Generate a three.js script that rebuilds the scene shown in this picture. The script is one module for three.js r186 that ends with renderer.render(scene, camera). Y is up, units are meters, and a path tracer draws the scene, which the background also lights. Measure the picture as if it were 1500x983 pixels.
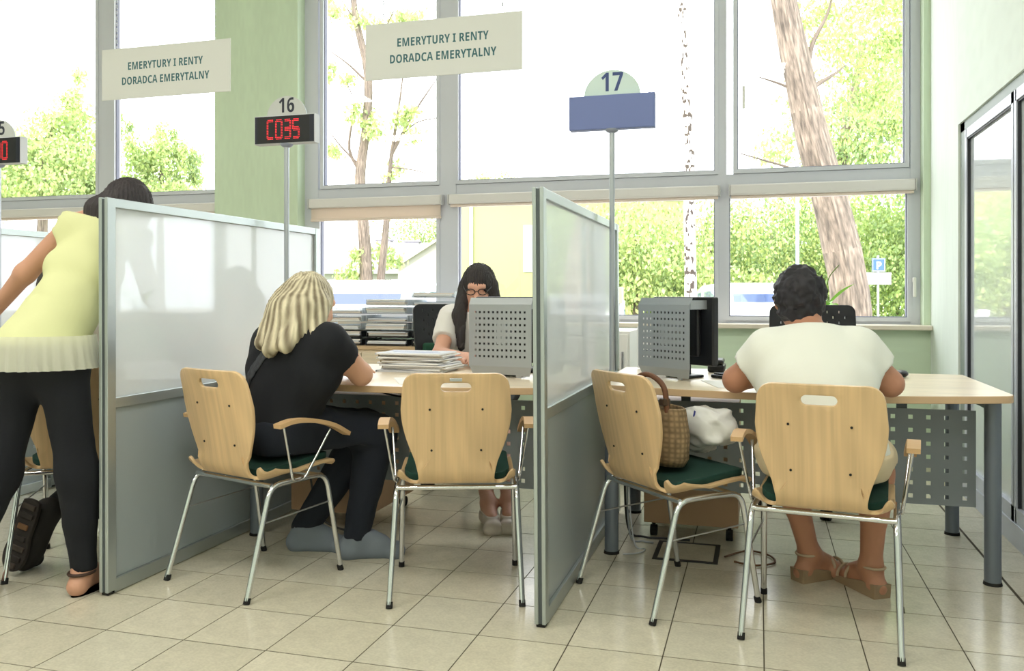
import * as THREE from 'three';
import { mergeGeometries, mergeVertices, toCreasedNormals } from 'three/addons/utils/BufferGeometryUtils.js';
import { RoundedBoxGeometry } from 'three/addons/geometries/RoundedBoxGeometry.js';
import { TessellateModifier } from 'three/addons/modifiers/TessellateModifier.js';
import { RectAreaLightUniformsLib } from 'three/addons/lights/RectAreaLightUniformsLib.js';

// ---------------------------------------------------------------- camera, sky, sun, exposure
// World: x runs along the window wall, z = -D where D is the distance towards the window wall, y is height.
const scene = new THREE.Scene();
const FOCAL = 1261;                                     // focal length in pixels of the 1500 x 983 frame
const camera = new THREE.PerspectiveCamera(2 * Math.atan(983 / 2 / FOCAL) * 180 / Math.PI, 1500 / 983, 0.05, 200);
camera.position.set(0, 1.114, 0);
camera.rotation.set(0, 0.2797, 0);
camera.setViewOffset(1500, 983, 0, 59.5, 1500, 983);    // the photograph is a crop: the horizon lies above its middle
scene.add(camera);
scene.background = new THREE.Color(0.93, 0.97, 1.0);    // bright hazy summer sky
scene.backgroundIntensity = 4.6;
const sun = new THREE.DirectionalLight(0xfff1dc, 4.2);
sun.position.set(-9, 22, 13);                           // high, from behind the building: lights the street, not the room
sun.target.position.set(0, 0, -12);
sun.castShadow = true;
sun.shadow.mapSize.set(2048, 2048);
Object.assign(sun.shadow.camera, { left: -30, right: 30, top: 30, bottom: -30, near: 1, far: 90 });
scene.add(sun, sun.target);
const renderer = new THREE.WebGLRenderer({ antialias: true });
renderer.toneMapping = THREE.LinearToneMapping;
renderer.toneMappingExposure = 1.12;
renderer.shadowMap.enabled = true;
RectAreaLightUniformsLib.init();

// ---------------------------------------------------------------- helpers
let seedState = 7;
const rnd = () => { seedState = (seedState * 1664525 + 1013904223) >>> 0; return seedState / 4294967296; };
const rr = (a, b) => a + (b - a) * rnd();
const V = (x, h, D) => new THREE.Vector3(x, h, -D);
const taken = new Map();
function numbered(n) { const k = taken.get(n) ?? 0; taken.set(n, k + 1); return k ? n + '_' + String(k).padStart(3, '0') : n; }
function tag(o, label, category, group, kind) {
  o.userData.label = label; o.userData.category = category;
  if (group) o.userData.group = group;
  if (kind) o.userData.kind = kind;
  return o;
}
function thing(name, label, category, pos = [0, 0, 0], turn = 0, group) {
  const o = new THREE.Group(); o.name = numbered(name); o.position.set(...pos); o.rotation.y = turn;
  tag(o, label, category, group); scene.add(o); return o;
}
function mesh(name, geo, m, parent = scene) {
  const o = new THREE.Mesh(Array.isArray(geo) ? (geo.length > 1 ? mergeGeometries(geo.map(clean)) : geo[0]) : geo, m);
  o.name = parent === scene ? numbered(name) : name; o.castShadow = o.receiveShadow = true; parent.add(o); return o;
}
function clean(g) { const c = g.index ? g.toNonIndexed() : g; for (const k of Object.keys(c.attributes)) if (!['position', 'normal', 'uv'].includes(k)) c.deleteAttribute(k); if (!c.attributes.uv) c.setAttribute('uv', new THREE.BufferAttribute(new Float32Array(c.attributes.position.count * 2), 2)); return c; }
function structure(name, geo, m, label, category, parent = scene) { const o = mesh(name, geo, m, parent); if (parent === scene) tag(o, label, category, null, 'structure'); return o; }
// boxes by extents (x, height, z)
function bx(x0, x1, y0, y1, z0, z1) { const g = new THREE.BoxGeometry(Math.abs(x1 - x0), Math.abs(y1 - y0), Math.abs(z1 - z0)); g.translate((x0 + x1) / 2, (y0 + y1) / 2, (z0 + z1) / 2); return g; }
function rb(x0, x1, y0, y1, z0, z1, r = .006, seg = 2) { const g = new RoundedBoxGeometry(Math.abs(x1 - x0), Math.abs(y1 - y0), Math.abs(z1 - z0), seg, r); g.translate((x0 + x1) / 2, (y0 + y1) / 2, (z0 + z1) / 2); return g; }
function tube(pts, r, seg = 24, rad = 8, tension = .5) { return new THREE.TubeGeometry(new THREE.CatmullRomCurve3(pts.map((p) => p.isVector3 ? p : new THREE.Vector3(...p)), false, 'catmullrom', tension), seg, r, rad); }
function rod(a, b, r0, r1 = r0, rad = 10) {
  const A = new THREE.Vector3(...a), B = new THREE.Vector3(...b), g = new THREE.CylinderGeometry(r1, r0, A.distanceTo(B), rad);
  g.applyQuaternion(new THREE.Quaternion().setFromUnitVectors(new THREE.Vector3(0, 1, 0), B.clone().sub(A).normalize())); const c = A.add(B).multiplyScalar(.5); g.translate(c.x, c.y, c.z); return g;
}
// tube with rounded corners through straight runs
function bent(pts, r, corner = .04, rad = 10) {
  const P = pts.map((p) => new THREE.Vector3(...p)), path = new THREE.CurvePath(); let last = P[0];
  for (let i = 1; i < P.length - 1; i++) {
    const a = P[i].clone().lerp(P[i - 1], Math.min(.49, corner / P[i].distanceTo(P[i - 1]))), b = P[i].clone().lerp(P[i + 1], Math.min(.49, corner / P[i].distanceTo(P[i + 1])));
    path.add(new THREE.LineCurve3(last, a)); path.add(new THREE.QuadraticBezierCurve3(a, P[i], b)); last = b;
  }
  path.add(new THREE.LineCurve3(last, P[P.length - 1]));
  const pos = []; for (const c of path.curves) { const n = c.isLineCurve3 ? 2 : 7; for (let i = 0; i < n; i++) pos.push(c.getPoint(i / n)); } pos.push(P[P.length - 1]);
  const curve = new THREE.CurvePath(); for (let i = 1; i < pos.length; i++) curve.add(new THREE.LineCurve3(pos[i - 1], pos[i]));
  return new THREE.TubeGeometry(curve, pos.length * 2, r, rad);
}
// ---- textures
function canvasTex(w, h, draw, srgb = true) { const c = document.createElement('canvas'); c.width = w; c.height = h; draw(c.getContext('2d'), w, h); const t = new THREE.CanvasTexture(c); if (srgb) t.colorSpace = THREE.SRGBColorSpace; t.anisotropy = 8; return t; }
const hash3 = (x, y, z) => { let n = Math.imul(x, 374761393) + Math.imul(y, 668265263) + Math.imul(z, 1274126177) | 0; n = Math.imul(n ^ (n >>> 13), 1274126177); return ((n ^ (n >>> 16)) >>> 0) / 4294967296; };
function noise3(x, y, z) {
  const xi = Math.floor(x), yi = Math.floor(y), zi = Math.floor(z), f = (t) => t * t * (3 - 2 * t), u = f(x - xi), v = f(y - yi), w = f(z - zi), L = (a, b, t) => a + (b - a) * t;
  return L(L(L(hash3(xi, yi, zi), hash3(xi + 1, yi, zi), u), L(hash3(xi, yi + 1, zi), hash3(xi + 1, yi + 1, zi), u), v), L(L(hash3(xi, yi, zi + 1), hash3(xi + 1, yi, zi + 1), u), L(hash3(xi, yi + 1, zi + 1), hash3(xi + 1, yi + 1, zi + 1), u), v), w) * 2 - 1;
}
function dataTex(w, h, fn, srgb = true) {
  const d = new Uint8Array(w * h * 4);
  for (let y = 0; y < h; y++) for (let x = 0; x < w; x++) { const c = fn(x / w, y / h), i = (y * w + x) * 4; d[i] = c[0]; d[i + 1] = c[1]; d[i + 2] = c[2]; d[i + 3] = 255; }
  const t = new THREE.DataTexture(d, w, h); t.magFilter = THREE.LinearFilter; t.minFilter = THREE.LinearMipmapLinearFilter; t.generateMipmaps = true; t.wrapS = t.wrapT = THREE.RepeatWrapping; if (srgb) t.colorSpace = THREE.SRGBColorSpace; t.needsUpdate = true; return t;
}
const shade = (c, k) => c.map((v) => Math.max(0, Math.min(255, v * k)));
const plyTex = (base, sx) => dataTex(256, 512, (u, v) => { const w = noise3(u * 3 + sx, v * 1.2, 1) * .5; const ring = Math.sin((u * 5 + w * 2.2 + noise3(u * 2, v * .8, sx) * 1.5) * 9); return shade(base, 1 + ring * .02 + noise3(u * 90, v * 6, 2) * .025 + noise3(u * 6, v * 3, 5) * .035); });
const std = (color, roughness = .6, metalness = 0, extra = {}) => new THREE.MeshStandardMaterial({ color, roughness, metalness, ...extra });
const phy = (color, roughness = .6, extra = {}) => new THREE.MeshPhysicalMaterial({ color, roughness, ...extra });
const M = {
  ply: [0, 1, 2].map((k) => phy(0xffffff, .42, { map: plyTex([213, 181, 137], k * 7.3), clearcoat: .25, clearcoatRoughness: .3 })),
  plyEdge: std(0xcaa67a, .55), beech: phy(0xffffff, .3, { map: dataTex(512, 256, (u, v) => shade([236, 220, 194], 1 + noise3(u * 8, v * 80, 3) * .04 + noise3(u * 3, v * 12, 4) * .03)) }),
  beechEdge: std(0xcfb08a, .5), chrome: std(0xd8dadd, .16, 1), chromeSoft: std(0xb9bdc2, .3, 1), rubber: std(0x151515, .8),
  seatGreen: std(0x163c34, .95), chairBlack: std(0x14161c, .55), steelGrey: std(0x77808a, .45, .35), panelGrey: std(0x878f93, .5, .2), alu: std(0xb4bcbc, .38, .75), aluDark: std(0x565d60, .5, .5),
  paper: std(0xf3f3f0, .9), plasticBlack: std(0x0e1015, .4), plasticGrey: std(0xa9adb0, .5), white: std(0xf2f2ee, .6), guard: std(0xaab0b4, .4, .55),
};

// ---------------------------------------------------------------- the room
const RX = 1.08, WD = 6.18, FD = 6.30, OUT = 6.62, LX = -9.5, BD = -5, CH = 4.1;   // right wall, wall face, window frame, outer face, left wall, rear wall, ceiling
const wallTex = dataTex(256, 256, (u, v) => shade([212, 230, 204], 1 + noise3(u * 40, v * 40, 1) * .012 + noise3(u * 5, v * 5, 2) * .015));
const wallMat = std(0xffffff, .85, 0, { map: wallTex });
const paleTex = dataTex(256, 256, (u, v) => shade([230, 240, 232], 1 + noise3(u * 40, v * 40, 5) * .01 + noise3(u * 5, v * 5, 6) * .012));
const paleMat = std(0xffffff, .8, 0, { map: paleTex });
const creamMat = std(0xf0d9bd, .9), ceilMat = std(0xf4f4f0, .9);
// floor slab (grout colour) and tiles
const floorG = new THREE.Group(); floorG.name = 'floor'; tag(floorG, 'beige square ceramic floor tiles with thin dark joints', 'floor', null, 'structure'); scene.add(floorG);
mesh('screed', bx(LX, RX + .6, -.2, -.0012, -OUT, -BD), std(0x4a4436, .95), floorG);
const TS = .3001, TX = -1.4864, TD = 2.6786;
const tileMats = [0, 1, 2, 3].map((k) => phy(0xffffff, .2, { map: dataTex(128, 128, (u, v) => shade([[206, 201, 180], [202, 197, 177], [209, 204, 184], [204, 200, 181]][k], 1 + noise3(u * 60 + k * 9, v * 60, 7) * .035 + noise3(u * 9, v * 9, k) * .02)), specularIntensity: .8 }));
{
  const g = bx(-TS / 2 + .002, TS / 2 - .002, -.012, 0, -TS / 2 + .0028, TS / 2 - .0028), rest = [];
  for (let i = Math.floor((LX - TX) / TS); TX + i * TS < RX - .01; i++) for (let j = Math.floor((BD - TD) / TS) + 1; TD + j * TS < WD - .01; j++) {
    const x = TX + (i + .5) * TS, D = TD + (j + .5) * TS;
    if (x > -3.35 && D > 2.05 && D < 6.18) { const t = mesh('tile', g, tileMats[Math.floor(hash3(i, j, 3) * 4)], floorG); t.position.set(x, 0, -D); if (x + TS / 2 > RX + .02) t.scale.x = .95; }
    else { const q = new THREE.BoxGeometry(TS - .003, .012, TS - .003); q.translate(x, -.006, -D); rest.push(q); }
  }
  const m = mesh('distant_tiles', rest, tileMats[0], floorG); m.userData.kind = 'stuff';
}
structure('ceiling', bx(LX - .3, RX + .3, CH, CH + .2, -OUT, -BD + .3), ceilMat, 'white painted ceiling above the office hall', 'ceiling');
structure('wall_left', bx(LX - .3, LX, -.2, CH, -OUT, -BD), paleMat, 'pale mint painted side wall of the hall', 'wall');
structure('wall_rear', bx(LX - .3, RX + .3, -.2, CH, -BD, -BD + .3), paleMat, 'pale mint painted wall behind the waiting area', 'wall');
// window wall: green inside, cream outside
const W1 = [-7.25, -4.34], W2 = [-3.57, 1.037], SILL = .915, WT = 3.95;
{
  const solid = (x0, x1, y0, y1) => [bx(x0, x1, y0, y1, -WD - .2, -WD), bx(x0, x1, y0, y1, -OUT, -WD - .2)];
  const rects = [[LX, RX + .3, -.2, SILL - .03], [LX, RX + .3, WT, CH], [LX, W1[0], SILL - .03, WT], [W1[1], W2[0], SILL - .03, WT], [W2[1], RX + .3, SILL - .03, WT]];
  structure('wall_back', rects.map((r) => solid(...r)[0]), wallMat, 'light green painted wall and pillar around the tall windows', 'wall');
  structure('wall_facade', rects.map((r) => solid(...r)[1]), creamMat, 'cream rendered outer face of the building around the windows', 'wall');
}
// right wall with a glazed screen in an opening
const GD0 = 2.4, GD1 = 5.37, GH = 2.075;
structure('wall_right', [bx(RX, RX + .25, -.2, CH, -WD - .02, -GD1), bx(RX, RX + .25, GH, CH, -GD1, -GD0), bx(RX, RX + .25, -.2, CH, -GD0, -BD)], paleMat, 'pale mint painted wall beside the glazed aluminium door screen', 'wall');
{
  const g = new THREE.Group(); g.name = 'door_1'; tag(g, 'glazed aluminium door screen set into the pale mint wall', 'door', null, 'structure'); scene.add(g);
  const alu = std(0xc2c7d2, .4, .15), dark = std(0x23262e, .5), film = phy(0xe4ecef, .08, { clearcoat: 1, clearcoatRoughness: .02 });
  const x0 = RX + .012, x1 = RX + .07;
  mesh('frame', [bx(x0, x1, 0, GH, -GD1, -GD1 + .1), bx(x0, x1, GH - .05, GH, -GD1, -GD0), bx(x0, x1, 0, GH, -GD0 - .1, -GD0)], std(0x87928c, .5, .1), g);
  mesh('threshold_rail', bx(x0 - .006, x1, 0, .1, -GD1, -GD0), alu, g);
  for (const [a, b] of [[4.31, 5.242], [3.4, 4.29], [2.5, 3.38]]) {
    const leaf = new THREE.Group(); leaf.name = 'leaf'; g.add(leaf);
    mesh('stile', [bx(x0, x1, .1, GH - .05, -b - .03, -b + .015), bx(x0, x1, .1, GH - .05, -a - .045, -a)], alu, leaf);
    mesh('rail', [bx(x0, x1, .1, .17, -b, -a), bx(x0, x1, GH - .1, GH - .05, -b, -a)], alu, leaf);
    mesh('gasket', [bx(x0 + .006, x1 - .01, .17, GH - .1, -b + .015, -b + .022), bx(x0 + .006, x1 - .01, .17, GH - .1, -a - .051, -a - .045), bx(x0 + .006, x1 - .01, GH - .108, GH - .1, -b, -a)], dark, leaf);
    mesh('pane', bx(x0 + .02, x1 - .02, .16, GH - .1, -b + .01, -a - .04), film, leaf);
  }
}
structure('wall_corridor', bx(RX + .25, RX + .3, -.2, CH, -WD, -BD), paleMat, 'plain pale wall of the corridor behind the door screen', 'wall');
// windows
const frameMat = std(0xd3d6df, .5, .05), paneMat = new THREE.MeshPhysicalMaterial({ color: 0xffffff, roughness: 0, transmission: 1, thickness: 0, ior: 1.5 });
const gasketMat = std(0x7c7f92, .6);
function makeWindow(name, label, x0, x1, cols) {   // cols: [lower pane x0, x1, upper pane x0, x1]
  const g = new THREE.Group(); g.name = name; tag(g, label, 'window', null, 'structure'); scene.add(g);
  const f0 = -FD - .075, f1 = -FD, LB = .962, LT = 1.80, UB = 2.0, UT = WT - .07;
  const fr = [bx(x0, x1, SILL - .03, LB - .02, f0, f1), bx(x0, x1, LT + .01, UB - .03, f0, f1), bx(x0, x1, UT + .02, WT, f0, f1)];
  const edges = [x0, ...cols.flatMap((c) => [Math.min(c[0], c[2]) - .02, Math.max(c[1], c[3]) + .02]), x1];
  for (let i = 0; i < edges.length; i += 2) fr.push(bx(edges[i], edges[i + 1], SILL - .03, WT, f0 - .004, f1 + .006));
  mesh('frame', fr, frameMat, g);
  for (const [a, b, c, d] of cols) {
    for (const [p, q, y0, y1] of [[a, b, LB, LT], [c, d, UB, UT]]) {
      const s = .028; const sash = mesh('sash', [bx(p - s, q + s, y0 - s, y0, f0 + .01, f1 + .014), bx(p - s, q + s, y1, y1 + s, f0 + .01, f1 + .014), bx(p - s, p, y0, y1, f0 + .01, f1 + .014), bx(q, q + s, y0, y1, f0 + .01, f1 + .014)], frameMat, g);
      mesh('gasket', [bx(p, p + .006, y0, y1, f0 + .03, f1 - .005), bx(q - .006, q, y0, y1, f0 + .03, f1 - .005), bx(p, q, y0, y0 + .006, f0 + .03, f1 - .005)], gasketMat, sash);
      mesh('pane', new THREE.PlaneGeometry(q - p, y1 - y0).translate((p + q) / 2, (y0 + y1) / 2, -FD - .03), paneMat, sash);
    }
  }
  return g;
}
makeWindow('window_1', 'tall grey framed window beside the green pillar', W1[0], W1[1], [[-7.15, -5.63, -7.15, -5.63], [-5.43, -4.40, -5.43, -4.39]]);
const win2 = makeWindow('window_2', 'wide grey framed window in three bays above the sill', W2[0], W2[1], [[-3.43, -2.42, -3.40, -2.42], [-2.24, -.305, -2.24, -.305], [-.205, .955, -.15, .94]]);
mesh('handle', [rb(-.115, -.095, 2.55, 2.58, -FD, -FD + .05, .004), rb(-.115, -.095, 2.42, 2.58, -FD + .04, -FD + .055, .005)], M.white, win2);
mesh('handle', [rb(.985, 1.005, 1.2, 1.23, -FD, -FD + .05, .004), rb(.985, 1.005, 1.1, 1.23, -FD + .04, -FD + .055, .005)], M.white, win2);
structure('trim_1', rb(W2[0] - .02, RX - .002, SILL - .032, SILL, -FD + .01, -6.09, .008), std(0xe6dccb, .45), 'cream window board under the three bay window', 'window sill');
structure('trim_2', rb(W1[0], W1[1] + .02, SILL - .032, SILL, -FD + .01, -6.09, .008), std(0xe6dccb, .45), 'cream window board under the window beside the pillar', 'window sill');
// roller blinds in white cassettes
[[-3.5, -2.36, .085, 'roller blind slightly lowered below its cassette beside the pillar'], [-2.3, -.27, .0, 'long rolled up roller blind cassette over the middle bay'], [-.2, 1.0, .0, 'rolled up roller blind cassette next to the mint wall'], [-7.2, -5.6, 0, 'rolled up roller blind cassette over the wide bay past the pillar'], [-5.46, -4.36, 0, 'rolled up roller blind cassette on the bay touching the pillar']].forEach(([a, b, drop, label]) => {
  const t = thing('roller_blind', label, 'blind', [(a + b) / 2, 1.85, -FD + .045], 0, 'roller blinds'); const w = (b - a) / 2;
  mesh('cassette', rb(-w, w, -.038, .038, -.03, .032, .014, 3), std(0xe3e0de, .45), t);
  for (const k of [-w - .006, w]) mesh('end_cap', rb(k, k + .006, -.04, .04, -.032, .034, .003), std(0xd0d0d0, .5), t);
  mesh('bottom_bar', rod([-w + .01, -.048 - drop, .0], [w - .01, -.048 - drop, 0], .011), std(0xe9d9cc, .5), t);
  if (drop) mesh('fabric', bx(-w + .012, w - .012, -.05 - drop, -.03, -.002, .002), phy(0xf0e2d6, .9, { transmission: .35 }), t);
});

// ---------------------------------------------------------------- ceiling luminaires (above the frame)
[[-6.2, 1.0], [-2.8, 1.0], [-6.2, -2.2], [-2.8, -2.2], [-.3, -2.2], [-.3, 1.0]].forEach(([x, D]) => {
  const t = thing('ceiling_light', 'white rectangular ceiling luminaire over the hall', 'light', [x, CH, -D], 0, 'ceiling luminaires');
  mesh('housing', bx(-.65, .65, -.05, 0, -.33, .33), M.white, t);
  mesh('diffuser', bx(-.62, .62, -.055, -.05, -.3, .3), new THREE.MeshStandardMaterial({ color: 0xffffff, emissive: 0xfff8ee, emissiveIntensity: 1.2 }), t);
  const l = new THREE.RectAreaLight(0xfffaf2, 17, 1.24, .6); l.position.set(0, -.06, 0); l.rotation.x = -Math.PI / 2; t.add(l);
});

// ---------------------------------------------------------------- desk dividers
const frostMat = phy(0xf4f8fc, .55, { transmission: .35, thickness: 0, clearcoat: 1, clearcoatRoughness: .04 });
const lowerMat = phy(0xb4bec2, .45, { transmission: .3, thickness: 0, clearcoat: .5, clearcoatRoughness: .15 });
function divider(x, D0, label, lean = 0) {
  const L = 1.6, t = thing('desk_divider', label, 'divider', [x, 0, -D0], 0, 'desk dividers between the counters'); t.rotation.z = lean;
  const post = (z) => [rb(-.02, -.006, .012, 1.475, z, z + .045, .003), rb(.006, .02, .012, 1.475, z, z + .045, .003), bx(-.008, .008, .014, 1.47, z + .004, z + .041)];
  mesh('post', [post(-.045)[0], post(-.045)[1]], M.alu, t); mesh('groove', post(-.045)[2], M.aluDark, t);
  mesh('post', [post(-L)[0], post(-L)[1]], M.alu, t); mesh('groove', post(-L)[2], M.aluDark, t);
  for (const [a, b] of [[1.44, 1.475], [.69, .73], [.003, .055]]) {
    const r = mesh('rail', [rb(-.018, -.004, a, b, -L + .04, -.04, .003), rb(.004, .018, a, b, -L + .04, -.04, .003)], M.alu, t);
    mesh('groove', bx(-.006, .006, a + .004, b - .004, -L + .04, -.04), M.aluDark, r);
  }
  mesh('frosted_pane', bx(-.004, .004, .725, 1.445, -L + .04, -.04), frostMat, t).userData.label = 'frosted white glass pane';
  mesh('lower_panel', bx(-.005, .005, .055, .695, -L + .04, -.04), lowerMat, t).userData.label = 'grey translucent lower panel';
  mesh('foot', rb(-.016, .016, 0, .014, -.04, -.008, .004), M.rubber, t); mesh('foot', rb(-.016, .016, 0, .014, -L + .008, -L + .04, .004), M.rubber, t);
  return t;
}
divider(-.703, 2.787, 'frosted glass desk divider beside the bag on the plywood chair', .006);
divider(-2.328, 2.639, 'frosted glass desk divider between the blonde visitor and the standing woman', .002);
divider(-3.95, 2.49, 'frosted glass desk divider past the woman in the yellow top');

// ---------------------------------------------------------------- desks with perforated front panels
const topTexMat = M.beech;
function squareHoles(shape, x0, x1, nx, y0, y1, ny, s, skip) {
  for (let i = 0; i < nx; i++) for (let j = 0; j < ny; j++) {
    if (skip && skip(i, j)) continue;
    const x = nx > 1 ? x0 + (x1 - x0) * i / (nx - 1) : x0, y = ny > 1 ? y0 + (y1 - y0) * j / (ny - 1) : y0, p = new THREE.Path();
    p.moveTo(x - s, y - s); p.lineTo(x - s, y + s); p.lineTo(x + s, y + s); p.lineTo(x + s, y - s); p.closePath(); shape.holes.push(p);
  }
}
function desk(cx, Df, label, w = .78) {     // Df: D of the front corners; local z+ is towards the visitors
  const t = thing('office_desk', label, 'desk', [cx, 0, -Df], 0, 'beech office desks'), dep = .89, bow = .14;
  const s = new THREE.Shape(); s.moveTo(-w, dep); s.lineTo(w, dep); s.lineTo(w, .06); s.quadraticCurveTo(w, .0, w - .05, -.012);
  for (let i = 1; i <= 20; i++) { const u = 1 - 2 * i / 20; s.lineTo(u * (w - .05), -.012 - bow * (1 - u * u)); }
  s.quadraticCurveTo(-w, 0, -w, .06); s.closePath();
  const g = new THREE.ExtrudeGeometry(s, { depth: .024, bevelEnabled: true, bevelSize: .002, bevelThickness: .002, bevelSegments: 1, curveSegments: 6 });
  g.rotateX(-Math.PI / 2); g.translate(0, .714, 0);   // shape y -> -z (towards the window)
  mesh('desktop', g, [topTexMat, M.beechEdge], t);
  for (const [lx, lz] of [[-w + .05, -.125], [w - .05, -.125], [-w + .05, -.85], [w - .05, -.85]]) {
    const l = mesh('leg', new THREE.CylinderGeometry(.03, .03, .7, 20).translate(lx, .362, lz), M.steelGrey, t);
    mesh('glide', new THREE.CylinderGeometry(.032, .034, .012, 20).translate(lx, .006, lz), M.rubber, l);
  }
  mesh('beam', [bx(-w + .05, w - .05, .672, .712, -.87, -.83), bx(-w + .03, -w + .07, .672, .712, -.85, -.125), bx(w - .07, w - .03, .672, .712, -.85, -.125), bx(-.03, .03, .672, .712, -.85, -.15)], M.aluDark, t);
  const ps = new THREE.Shape(); ps.moveTo(-.7, .272); ps.lineTo(.7, .272); ps.lineTo(.7, .655); ps.lineTo(-.7, .655); ps.closePath();
  squareHoles(ps, -.66, .66, 21, .305, .622, 7, .0085, (i, j) => false);
  mesh('front_panel', new THREE.ExtrudeGeometry(ps, { depth: .003, bevelEnabled: false }).translate(0, 0, -.22), M.panelGrey, t).userData.label = 'grey metal panel perforated with small squares';
  for (const k of [-.43, 0, .43]) mesh('bracket', bx(k - .02, k + .02, .64, .714, -.228, -.221), M.aluDark, t);
  return t;
}
desk(.125, 3.567, 'beech desk in front of the woman with dark curly hair', .788);
desk(-1.5155, 3.395, 'beech desk with the paper pile in front of the blonde visitor');
desk(-3.139, 3.245, 'beech desk in front of the standing woman');

// ---------------------------------------------------------------- plywood visitor chairs
const profile = new THREE.CatmullRomCurve3([[-.232, .425], [-.215, .442], [-.15, .444], [-.02, .43], [.07, .416], [.115, .418], [.142, .435], [.158, .47], [.17, .53], [.19, .64], [.214, .755], [.236, .832]].map(([z, y]) => new THREE.Vector3(0, y, z)), false, 'catmullrom', .5);
const PL = profile.getLength(); profile.arcLengthDivisions = 400; profile.updateArcLengths();
function bendShape(shape, thick, lift) {     // shape: x across, y along the profile; bends it onto the shell profile
  let g = new THREE.ExtrudeGeometry(shape, { depth: thick, bevelEnabled: true, bevelSize: .0025, bevelThickness: .0025, bevelSegments: 2, curveSegments: 10 });
  g = new TessellateModifier(.03, 8).modify(g);
  const p = g.attributes.position, v = new THREE.Vector3(), tg = new THREE.Vector3();
  for (let i = 0; i < p.count; i++) {
    const x = p.getX(i), s = Math.min(Math.max(p.getY(i) / PL, 0), 1), h = p.getZ(i) + lift;
    profile.getPointAt(s, v); profile.getTangentAt(s, tg);
    const rear = Math.max(0, 1 - Math.abs(p.getY(i) - .33) / .12), wing = Math.max(0, Math.abs(x) - .15) / .06;
    const dish = p.getY(i) > .45 ? -.012 * (x / .19) * (x / .19) : 0;
    p.setXYZ(i, x, v.y + tg.z * -h * -1 * 0 + (tg.z) * h + rear * wing * wing * .03, v.z - tg.y * h + dish * 0 - (p.getY(i) > .45 ? .018 * (x / .19) * (x / .19) : 0));
  }
  g.deleteAttribute('normal'); return toCreasedNormals(g, .7);
}
const shellShape = new THREE.Shape();
shellShape.moveTo(-.17, .0); shellShape.lineTo(.17, 0); shellShape.quadraticCurveTo(.21, .0, .212, .05); shellShape.lineTo(.216, .33); shellShape.quadraticCurveTo(.217, .41, .206, .425); shellShape.quadraticCurveTo(.196, .425, .186, .395);
shellShape.quadraticCurveTo(.172, .352, .15, .362); shellShape.quadraticCurveTo(.132, .375, .138, .42); shellShape.bezierCurveTo(.15, .5, .194, .54, .199, .66); shellShape.lineTo(.192, PL - .06); shellShape.quadraticCurveTo(.188, PL - .003, .135, PL - .002);
shellShape.lineTo(-.135, PL - .002); shellShape.quadraticCurveTo(-.188, PL - .003, -.192, PL - .06); shellShape.lineTo(-.199, .66); shellShape.bezierCurveTo(-.194, .54, -.15, .5, -.138, .42); shellShape.quadraticCurveTo(-.132, .375, -.15, .362);
shellShape.quadraticCurveTo(-.172, .352, -.186, .395); shellShape.quadraticCurveTo(-.196, .425, -.206, .425); shellShape.quadraticCurveTo(-.217, .41, -.216, .33); shellShape.lineTo(-.212, .05); shellShape.quadraticCurveTo(-.21, 0, -.17, 0);
{ const c = PL - .052, h = new THREE.Path(); h.absarc(-.037, c, .02, Math.PI / 2, Math.PI * 1.5, false); h.lineTo(.037, c - .02); h.absarc(.037, c, .02, -Math.PI / 2, Math.PI / 2, false); h.closePath(); shellShape.holes.push(h); }
const padShape = new THREE.Shape(); padShape.moveTo(-.15, .03); padShape.lineTo(.15, .03); padShape.quadraticCurveTo(.19, .03, .192, .07); padShape.lineTo(.194, .29); padShape.quadraticCurveTo(.19, .335, .15, .345); padShape.lineTo(-.15, .345); padShape.quadraticCurveTo(-.19, .335, -.194, .29); padShape.lineTo(-.192, .07); padShape.quadraticCurveTo(-.19, .03, -.15, .03);
const shellGeo = bendShape(shellShape, .008, 0), padGeo = bendShape(padShape, .02, .012);
{ const uv = shellGeo.attributes.uv, p = shellGeo.attributes.position; for (let i = 0; i < p.count; i++) uv.setXY(i, p.getX(i) / .45 + .5, p.getY(i) / .9 + p.getZ(i) * .3); }
function armGeo(sx) {
  const c = new THREE.CatmullRomCurve3([[.27 * sx, .628, .125], [.272 * sx, .64, .06], [.272 * sx, .632, -.04], [.268 * sx, .602, -.15], [.262 * sx, .556, -.24]].map((p) => new THREE.Vector3(...p)));
  const s = new THREE.Shape(); s.moveTo(-.02, -.008); s.lineTo(.02, -.008); s.lineTo(.02, .008); s.lineTo(-.02, .008); s.closePath();
  return new THREE.ExtrudeGeometry(s, { steps: 24, extrudePath: c });
}
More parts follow.
